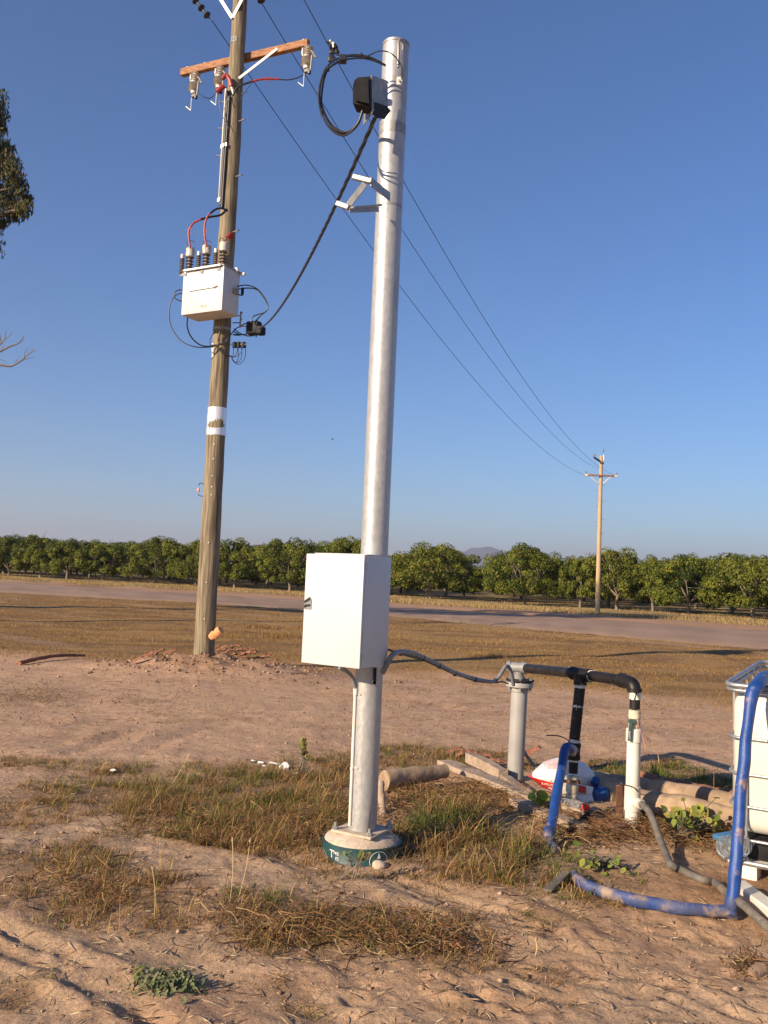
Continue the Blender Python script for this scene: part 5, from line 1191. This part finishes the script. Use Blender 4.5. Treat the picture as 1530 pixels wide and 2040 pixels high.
# red bark pieces
def barkpiece(lbl, px, py, s, sd_, dz=.03, stand=0.0, grp=None):
    R_ = random.Random(sd_); c = onground(px, py, dz); a = R_.uniform(-.5,.5); d = Vector((math.cos(a), math.sin(a)*.6, R_.uniform(-.1,.25)+stand)).normalized(); sN = d.cross(ZZ).normalized(); u = sN.cross(d); mb = MB()
    n_ = 6; vv = []
    for k in range(n_+1):
        t = k/n_; c2 = c+d*(t-.5)*s+u*(.12*s*math.sin(math.pi*t)*R_.uniform(.5,1.2)); wv = s*.26*(.6+.6*R_.random())
        for q in range(5): aa = math.pi*q/4; vv.append(c2+sN*(math.cos(aa)*wv)+u*(math.sin(aa)*wv*.6))
    ff = [(k*5+q, k*5+q+1, (k+1)*5+q+1, (k+1)*5+q) for k in range(n_) for q in range(4)]+[tuple(range(5)), tuple(n_*5+4-q for q in range(5))]+[(k*5, (k+1)*5, (k+1)*5+4, k*5+4) for k in range(n_)]
    mb.add(vv, ff); noisy(mb, s*.05, 5/s, sd_); return tag(mb.build('bark_piece', M_bark, ang=30), lbl, 'bark', grp)
k_ = 0
for x, y, s in ((908,1508,.16),(930,1515,.20),(955,1522,.18),(975,1528,.14),(1000,1533,.16)):
    barkpiece('red bark fragment in the heap left of the bore casing', x, y, s, k_, .05, grp='bark left of the bore casing'); k_ += 1
barkpiece('upright orange bark slab just right of the bore casing', 1055, 1528, .26, 51, .08, .9)
for x, y, s in ((452,1297,.34),(478,1303,.30),(446,1309,.24),(470,1297,.3),(486,1318,.24),(505,1302,.26),(530,1316,.3),(458,1304,.26),(478,1312,.3),(497,1311,.42),(515,1322,.26),(440,1303,.30),(541,1330,.22),(463,1312,.22),(428,1296,.26)):
    barkpiece('orange red root bark on the spoil mound right of the timber pole', x, y, s*.72, k_, .07, .15, 'bark on the mound'); k_ += 1
for x, y, s in ((300,1312,.34),(318,1305,.30),(334,1308,.32),(288,1318,.40),(276,1322,.26),(346,1304,.22)):
    barkpiece('red root bark in the heap left of the timber pole', x, y, s*.72, k_, .05, .5, 'bark left of the timber pole'); k_ += 1
oc = MB(); a, b = P(421,1270,YW-.15), P(440,1254,YW-.25); oc.tube([a, a.lerp(b,.35), a.lerp(b,.5), a.lerp(b,.65), b], [.05,.075,.06,.08,.055], 10); noisy(oc, .02, 9); tag(oc.build('wood_offcut', mat('orange_wood', (.62,.26,.10), (.72,.36,.17), rough=.9, scale=14)), 'orange wood offcut leaning against the foot of the timber pole', 'offcut')
log('dark crooked stick lying on the sand at far left', onground(38,1326,.04), onground(168,1312,.05), .035, .02, 9, M_bark, 'stick', 'stick', .05)
log('pale crooked stub lying at the lower right edge', onground(1496,1948,.0), onground(1560,1912,.05), .030, .045, 12, M_dirt, 'root', 'root')
tag(noisy(MB().ball(onground(617,1702,0), .001), 0, 1).build('x', M_log), '', '') if False else None
rk = MB(); rk.ball(onground(755,1727,.01), .042, 1, .8, .7, 12, 8); noisy(rk, .01, 12); tag(rk.build('stone', M_conc), 'rounded pale stone in front of the teal drum ring', 'stone')
rk = MB(); rk.ball(onground(568,1532,.02), .038, 1.2, .8, .8, 12, 9); noisy(rk, .03, 26, 3); tag(rk.build('foam_lump', M_birdw), 'crumpled white scrap on the grass left of the steel pole', 'litter')
for i_, (x, y, s) in enumerate(((505,1520,.02),(520,1523,.026),(540,1524,.022),(552,1526,.02),(527,1530,.014),(225,1540,.02),(590,1545,.018))):
    rk = MB(); rk.ball(onground(x, y, .02), s*.8, 1.6, .8, .5, 8, 6); noisy(rk, s*.6, 30, i_); tag(rk.build('paper_scrap', M_birdw), 'small white scrap in the grass behind and left of the steel pole', 'litter', 'white scraps in the grass')

# bag
bgc = P(1122, 1592, 7.05)
bag = thing('bag', bgc, 'crumpled white plastic bag with a red printed band behind the blue hose', 'bag')
outl = [(1054,1548),(1066,1532),(1084,1519),(1105,1511),(1125,1509),(1146,1513),(1165,1524),(1182,1537),(1186,1548),(1184,1562),(1176,1576),(1160,1585),(1135,1592),(1110,1586),(1088,1572),(1068,1560)]
mb = MB(); nO = len(outl); rings = 7; cc_ = (1124,1552); vv = []
R_ = random.Random(8)
for k in range(rings+1):
    t = k/rings; sc_ = math.cos(t*math.pi/2)**.55 if k < rings else 0.0
    for (x, y) in outl:
        vv.append(P(cc_[0]+(x-cc_[0])*sc_, cc_[1]+(y-cc_[1])*sc_, 7.12-.16*math.sin(t*math.pi/2)))
for (x, y) in outl: vv.append(P(x, y, 7.22))
ff = [(k*nO+i_, k*nO+(i_+1) % nO, (k+1)*nO+(i_+1) % nO, (k+1)*nO+i_) for k in range(rings) for i_ in range(nO)]
o2 = (rings+1)*nO; ff += [(i_, (i_+1) % nO, o2+(i_+1) % nO, o2+i_) for i_ in range(nO)] + [tuple(o2+i_ for i_ in range(nO))]
mb.add(vv, ff); noisy(mb, .022, 7, 2); noisy(mb, .010, 22, 4)
M_bag = mat('woven_bag', (.66,.65,.64), (.76,.75,.74), rough=.45, scale=10, bump=.5, bscale=30)
nt_b = M_bag.node_tree; Lb = nt_b.links; bs = nt_b.nodes['Principled BSDF']
src = bs.inputs['Base Color'].links[0].from_socket
tcb = nt_b.nodes.new('ShaderNodeTexCoord'); sx_ = nt_b.nodes.new('ShaderNodeSeparateXYZ'); Lb.new(tcb.outputs['Object'], sx_.inputs[0])
def mth(op, a, b=None, c=None):
    m_ = nt_b.nodes.new('ShaderNodeMath'); m_.operation = op
    for i_, x in enumerate((a, b, c)):
        if x is None: continue
        if isinstance(x, (int, float)): m_.inputs[i_].default_value = x
        else: Lb.new(x, m_.inputs[i_])
    return m_.outputs[0]
xx, zz = sx_.outputs[0], sx_.outputs[2]
tilt_ = mth('ADD', zz, mth('MULTIPLY', xx, .17))
band = mth('MULTIPLY', mth('LESS_THAN', tilt_, .118), mth('MULTIPLY', mth('GREATER_THAN', tilt_, .045), mth('LESS_THAN', xx, -.03)))
sq = mth('MULTIPLY', mth('MULTIPLY', mth('LESS_THAN', zz, .072), mth('GREATER_THAN', zz, .0)), mth('MULTIPLY', mth('GREATER_THAN', xx, .095), mth('LESS_THAN', xx, .165)))
allr = mth('MAXIMUM', band, sq)
mxb = nt_b.nodes.new('ShaderNodeMix'); mxb.data_type = 'RGBA'; Lb.new(allr, mxb.inputs[0]); Lb.new(src, mxb.inputs[6]); mxb.inputs[7].default_value = (.62,.03,.02,1); Lb.new(mxb.outputs[2], bs.inputs['Base Color'])
bo = mb.build('sheet', M_bag, bag, ang=50)
for txt, sz, px, py in (("HOR", .026, 1098, 1556), ("ILVPLUTE", .022, 1091, 1563), ("MAF", .024, 1099, 1571)):
    v, f = text_mesh(txt, sz, .001); c = P(px, py, 6.945); mb = MB(); mb.add([c+Vector((p.x, -p.z-.002, p.y-.16*p.x)) for p in v], f); mb.build('print', M_letter, bo)
for k in range(11):
    mb = MB() if k == 0 else mb
    x = 1084+k*2.6; mb.tube([P(x, 1514+max(0, 1090-x)*.3, 6.985+.0*k), P(x+.5, 1532, 6.96)], .0012, 5)
mb.build('print_lines', M_red2, bo)
fl = MB(); fl.prism([P(1148,1562,6.86), P(1182,1568,6.88), P(1180,1583,6.86), P(1186,1604,6.82), P(1165,1600,6.8), P(1146,1592,6.82)], Vector((0,.02,0))); noisy(fl, .01, 12)
fo = fl.build('torn_flap', M_birdw, bag); fl = MB(); fl.prism([P(1148.5,1563,6.835), P(1168,1567,6.84), P(1167.5,1582,6.825), P(1148,1576,6.815)], Vector((0,.004,0))); fl.build('red_square', M_red2, fo)

jg = thing('container', P(1195,1600,6.9), 'dark blue plastic container lying between the bag and the log', 'container')
mb = MB(); mb.box(P(1194,1589,6.92), (.12,.14,.15), (Vector((.95,.2,.2)).normalized(), Vector((-.2,.97,0)).normalized(), Vector((-.15,0,1)).normalized()), .025, 3); noisy(mb, .006, 12); mb.build('body', M_bluejug, jg)
mb = MB(); mb.cyl(P(1184,1562,6.95), P(1188,1552,6.98), .03); mb.build('neck', M_bluejug, jg)
bt = thing('clear_bottle', P(1150,1612,6.5), 'clear plastic bottle with a red cap lying below the valve', 'bottle')
a, b = P(1118,1602,6.62), P(1158,1608,6.42); d = (b-a)
mb = MB(); L_ = d.length; mb.lathe([(.005,0),(.042,.004),(.045,.03),(.041,.05),(.045,.07),(.045,L_*.75),(.03,L_*.95),(.02,L_)], a, d, 18); mb.build('body', M_clear, bt)
mb = MB(); mb.lathe([(.005,-.004),(.026,0),(.029,.012),(.026,.03),(.005,.032)], P(1164,1609,6.40), Vector((.5,-.85,.0)), 20); mb.build('cap', M_red2, bt)
cr = MB(); cr.ball(onground(1178,1640,.03), .07, 1.3, .8, .5, 12, 8); noisy(cr, .04, 14, 3); tag(cr.build('plastic_scrap', M_black), 'crumpled black plastic scrap in the dead vines below the red cap', 'litter')

# leafy plants
def leafplant(name, lbl, pts, size, cols, stem=True, seed=0, mound=.10, par=None):
    rng = np.random.default_rng(seed); n_ = len(pts); C_ = np.array([(p.x, p.y, p.z) for p in pts]); Vs=[];Fs=[];Cs=[]; o_ = 0
    for c in C_:
        s = size*rng.uniform(.65,1.2); nn = np.array([rng.normal()*.5-.35, -.7+rng.normal()*.4, .7]); nn /= np.linalg.norm(nn); t = rng.normal(size=3)+np.array([0,0,-.8]); t -= nn*t.dot(nn); t /= np.linalg.norm(t); b_ = np.cross(nn, t)
        out_ = [(-.9,0),(-.7,.42),(-.25,.62),(.3,.5),(1,0),(.3,-.5),(-.25,-.62),(-.7,-.42)]
        Vs.append(np.array([c + nn*(-.1*s)]+[c+t*s*x+b_*s*y+nn*s*.10*abs(y)*2 for x, y in out_])); 
        for k in range(8): Fs.append((o_, o_+1+k, o_+1+(k+1) % 8))
        col = np.array(cols[rng.integers(0, len(cols))])*rng.uniform(.8,1.25); Cs.append(np.tile(col, (9,1))); o_ += 9
    V = np.concatenate(Vs); F = np.array(Fs); root = Vector((V[:,0].mean(), V[:,1].mean(), V[:,2].min()))
    th_ = thing(name, root, lbl, 'plant'); np_mesh('leaves', V-np.array(root), F.ravel(), np.arange(len(F))*3, np.concatenate(Cs), M_leaf, parent=th_, smooth=True)
    if stem:
        mb = MB(); R_ = random.Random(seed); base_ = Vector((root.x, root.y+.03, hz1(root.x, root.y)))
        for p in pts: mb.tube(spline([base_+Vector((R_.uniform(-.1,.1), R_.uniform(-.05,.05), 0)), (base_+Vector(p))/2+Vector((0,0,.03)), Vector(p)], 3), .0025, 5)
        mb.build('stems', M_hose, th_)
    return th_
CG = [(.10,.15,.025),(.15,.19,.035),(.22,.22,.05),(.34,.27,.07)]
R_ = random.Random(3); pts = [P(R_.gauss(1375,28), R_.gauss(1628,16), 6.0+R_.uniform(-.25,.2)) for _ in range(46)]
leafplant('creeper', 'broad leaved green creeper over the logs between the riser and the tank', pts, .032, CG, seed=1)
pts = [P(x, y, 6.1) for x, y in ((1345,1612),(1371,1627),(1396,1612),(1405,1617),(1348,1625),(1428,1644),(1432,1655))]
leafplant('creeper', 'few large yellowing leaves at the left end of the creeper', pts, .045, [(.38,.30,.08),(.26,.27,.05)], seed=2)
pts = [P(x, y, 6.5) for x, y in ((1064,1580),(1074,1590),(1082,1586),(1070,1596),(1060,1588),(1078,1598))]
leafplant('seedling', 'yellow green leafy sprig in front of the bag', pts, .05, [(.25,.30,.04),(.33,.33,.06)], seed=3)
R_ = random.Random(5); pts = [P(R_.gauss(1180,24), R_.gauss(1722,13), 5.35+R_.uniform(-.15,.15)) for _ in range(34)]
leafplant('broadleaf_weed', 'low green broadleaf weed above the end of the blue hose', pts, .026, CG[:3], seed=4)
R_ = random.Random(6); pts = [onground(R_.gauss(335,32), R_.gauss(1966,11), R_.uniform(.004,.035)) for _ in range(330)]
leafplant('broadleaf_weed', 'flat grey green weed patch on the sand at the lower left', pts, .0105, [(.09,.11,.05),(.13,.15,.07),(.16,.17,.09)], seed=6, stem=False)
R_ = random.Random(7); pts = [P(R_.gauss(1490,12), R_.gauss(1768,5)-R_.random()*10, 5.5+R_.uniform(-.1,.3)) for _ in range(30)]+[P(R_.uniform(1500,1530), R_.uniform(1745,1770), 5.6) for _ in range(20)]
leafplant('broadleaf_weed', 'dark green weeds growing under the water tank', pts, .028, CG[:2], seed=7)
pts = [P(x, y, 4.98) for x, y in ((686,1700),(692,1704),(697,1698),(716,1704),(722,1702),(728,1704),(719,1696),(725,1712),(735,1700),(690,1712),(712,1710))]
leafplant('seedling', 'small green weed growing against the teal drum ring', pts, .018, CG[:3], seed=8)
R_ = random.Random(9); pts = [P(607+R_.gauss(0,5), 1472+R_.random()*38, 7.6) for _ in range(26)]
leafplant('tall_weed', 'upright thin leaved weed on the sand left of the steel pole', pts, .028, [(.16,.17,.05),(.25,.2,.08)], seed=9)
# tall seed stalks
R_ = random.Random(10)
for i_, (x0, y0, x1, y1, lb) in enumerate(((458,1800,463,1668,'tall straw stalk standing in the sand left of the drum ring'),(475,1790,499,1670,'leaning straw stalk just right of the tall straw stalk'),(335,1573,378,1500,'slanting pale stalk rising above the grass at the left'),(303,1725,308,1830,'short pale stalk with a tuft in the lower left grass'),(1066,1905,1066,1870,'thin stalk standing alone in the lower right sand'))):
    if y1 > y0: x0, y0, x1, y1 = x1, y1, x0, y0
    a = onground(x0, y0); b = P(x1, y1, a.y+R_.uniform(-.05,.05)); mb = MB(); mb.tube(spline([a, a.lerp(b,.5)+Vector((.008,0,0)), b], 6), [.0017]*12+[.001], 6); mb.tube([b-(b-a)*.06, b], [.0035,.0015], 6); tag(mb.build('grass_stalk', mat('stalk'+'abcde'[i_], (.55,.42,.22), rough=.8)), lb, 'stalk')

# dead vines and brown mulch
def vines():
    rng = np.random.default_rng(61); mb = MB(); Vs=[];Cs=[];Fs=[]; o_=0
    zones = [(1180,1665,75,28,520),(1290,1665,80,22,380),(1100,1650,60,18,160),(830,1595,60,35,260),(940,1590,90,28,420),(1000,1615,50,22,200),(700,1600,40,40,120),(60,1385,70,18,80),(1390,1690,50,18,120),(1490,1925,40,18,60),(860,1400,230,45,150),(240,1400,250,45,170),(560,1350,160,16,120),(1200,1440,220,50,130),(400,1640,170,40,300),(620,1640,60,50,200),(560,1860,160,45,260),(850,1880,150,40,260),(200,1780,120,50,120),(790,1650,30,30,120),(660,1610,25,40,90)]
    for px, py, hw, hh, n_ in zones:
        for _ in range(int(n_*1.7)):
            p = G(px+rng.normal()*hw*.55, py+rng.normal()*hh*.55, 0); z0 = hz1(p.x, p.y); h = rng.random()**2*.07; d = rng.random()*6.28; L = .04+rng.random()**2*.2; cur = rng.normal()*1.1; w_ = .0008+rng.random()**2*.0020
            q = np.array([p.x, p.y, z0+h]); pts_ = [q]; 
            for k in range(4): d += cur*.35; q = q+np.array([math.cos(d)*L/4, math.sin(d)*L/4, rng.normal()*.012]); pts_.append(q)
            col = np.array([(.26,.15,.07),(.20,.11,.055),(.42,.29,.14),(.13,.075,.04),(.32,.16,.07)][rng.integers(0,5)])
            for k, q in enumerate(pts_): Vs += [q+np.array((0,0,w_)), q+np.array((w_,0,-w_)), q+np.array((-w_,-w_,-w_*.5))]; Cs += [col]*3
            for k in range(4):
                for e in range(3): Fs.append((o_+k*3+e, o_+k*3+(e+1) % 3, o_+(k+1)*3+(e+1) % 3, o_+(k+1)*3+e))
            o_ += 15
    F = np.array(Fs); tag(np_mesh('dead_vines', np.array(Vs), F.ravel(), np.arange(len(F))*4, np.array(Cs), M_grass, smooth=False), 'tangled dead brown vines and mulch round the pipes', 'dead vines', kind='stuff')
vines()

# ================================================================ GUM TREE AND DEAD TREE AT THE LEFT
def gum():
    rng = np.random.default_rng(71); Yg = 30.0; root = Vector((-16.5, Yg, 0))
    t = thing('gum_tree', root, 'tall gum tree at the left edge, its drooping leaves hanging into the sky', 'tree')
    mb = MB(); mb.tube(spline([root-ZZ*.3, root+Vector((.2,0,4)), root+Vector((-.2,.2,8)), root+Vector((.3,0,12)), root+Vector((.2,0,16))], 6), [.45]*6+[.38]*6+[.30]*6+[.2]*6+[.12], 12)
    cl = []
    for x, y, r_ in ((-25,195,.9),(0,228,.45),(-30,290,1.2),(8,300,.55),(15,325,.6),(25,345,.55),(-10,350,1.1),(35,372,.5),(20,392,.6),(48,415,.42),(55,398,.3),(30,425,.5),(0,420,.7),(2,446,.3),(-60,300,1.6),(-80,400,1.6),(-60,200,1.4),(2,255,.3)):
        cl.append((P(x, y, Yg+rng.uniform(-.6,.6)), r_))
    for _ in range(60):
        a = rng.random()*6.28; r = 1.5+rng.random()*2.6; cl.append((root+Vector((-1.0+math.cos(a)*r, math.sin(a)*r, rng.uniform(7, 17))), rng.uniform(.8,1.5)))
    cl = [q for q in cl[:20]]+[q for q in cl[20:] if q[0].x < -14.9]
    for c, r_ in cl[:40]:
        s0 = root+Vector((0,0,max(5, c.z-2.2))); mb.tube(spline([s0, s0.lerp(c,.5)+Vector((0,0,.5)), c], 4), [.09]*4+[.05]*4+[.015], 6)
    mb.build('trunk', M_dead, t)
    Cn=[];S=[]
    for c, r_ in cl:
        n_ = int(620*r_**1.6)+80; d = rng.normal(size=(n_,3)); d /= np.linalg.norm(d,axis=1)[:,None]; rr_ = r_*rng.random(n_)**.45
        Cn.append(np.array(c)+d*rr_[:,None]*np.array([.8,.8,.65]))
    C_ = np.concatenate(Cn); n_ = len(C_); tt = rng.normal(size=(n_,3))*.45+np.array([.1,0,-1]); tt /= np.linalg.norm(tt,axis=1)[:,None]
    nn = rng.normal(size=(n_,3)); nn -= tt*(nn*tt).sum(1)[:,None]; nn /= np.linalg.norm(nn,axis=1)[:,None]; bb = np.cross(nn,tt); L = (.07+.07*rng.random(n_))[:,None]
    V = np.stack([C_-tt*L, C_-bb*L*.22, C_+tt*L, C_+bb*L*.22],1).reshape(-1,3)-np.array(root)
    col = np.array([(.055,.075,.03),(.08,.10,.04),(.12,.12,.05),(.16,.11,.06)])[rng.integers(0,4,n_)]*(.7+.6*rng.random((n_,1)))
    np_mesh('crown', V, np.arange(n_*4), np.arange(n_)*4, np.repeat(col,4,0), M_leaf, parent=t, smooth=False)
gum()
def dead_tree():
    Yd = 24.0; root = Vector((-12.9, Yd, 0)); t = thing('dead_tree', root, 'leafless dead tree whose bare twigs reach in from the left edge', 'tree'); mb = MB(); R_ = random.Random(4)
    top = P(-70, 735, Yd); mb.tube(spline([root-ZZ*.2, root.lerp(top,.5)+Vector((.2,0,0)), top, top+Vector((-.3,0,2.0))], 6), [.2]*6+[.15]*6+[.1]*6+[.03], 9)
    def tw(pts, r): mb.tube(sp([(x,y,Yd) for x,y in pts], 5), [r*(1-.8*k/((len(pts)-1)*5)) for k in range((len(pts)-1)*5+1)], 6)
    tw([(-70,735),(-30,712),(0,700),(20,690),(38,683),(48,668)], .045); tw([(20,690),(30,686),(44,680)], .02); tw([(-30,712),(-5,690),(8,678),(12,658)], .03); tw([(2,685),(0,668),(-2,655)], .018); tw([(8,678),(20,668),(25,660)], .014)
    tw([(-70,735),(-30,728),(0,727),(22,729),(40,720),(55,707),(70,697)], .045); tw([(40,720),(52,715),(70,711)], .02); tw([(48,713),(50,702),(58,690)], .014); tw([(30,725),(34,716),(40,708)], .012); tw([(-10,727),(0,716),(14,722)], .014); tw([(0,700),(6,690),(4,676)], .012); tw([(55,707),(62,700),(66,690)], .009); tw([(38,683),(46,676),(52,678)], .009); tw([(20,729),(22,735),(26,733)], .008)
    tw([(-70,700),(-110,640),(-150,600)], .05); tw([(-70,735),(-120,690),(-190,670)], .05)
    for _ in range(10):
        a = top+Vector((-.3,0,R_.uniform(.3,2))); b = a+Vector((R_.uniform(-1.8,.1), R_.uniform(-1,1), R_.uniform(.2,1))); mb.tube([a, a.lerp(b,.5)+Vector((0,0,.1)), b], [.04,.025,.006], 6)
    mb.build('branches', M_dead, t)
dead_tree()
# prop against the trunk of the sparse mango
px_, py_ = PROP; pr = MB(); pr.cyl((px_-.65, py_-.3, -.05), (px_-.1, py_-.25, .95), .045, seg=8); tag(pr.build('prop', M_dead), 'pale stick leaning against the trunk of the sparse mango tree', 'stick')

# ================================================================ AIR
hz_ = MB(); hz_.box((0, 4500, 212), (24000, 14000, 428)); ho = hz_.build('haze', bpy.data.materials.new('haze_air'))
hm = ho.data.materials[0]; hm.use_nodes = True; hn = hm.node_tree; hn.nodes.clear(); out_ = hn.nodes.new('ShaderNodeOutputMaterial'); pv = hn.nodes.new('ShaderNodeVolumePrincipled')
pv.inputs['Color'].default_value = (.68,.70,.84,1); pv.inputs['Density'].default_value = .00016; pv.inputs['Anisotropy'].default_value = 0.2; hn.links.new(pv.outputs[0], out_.inputs['Volume']); tag(ho, 'pale haze in the air over the fields', 'haze', kind='stuff')
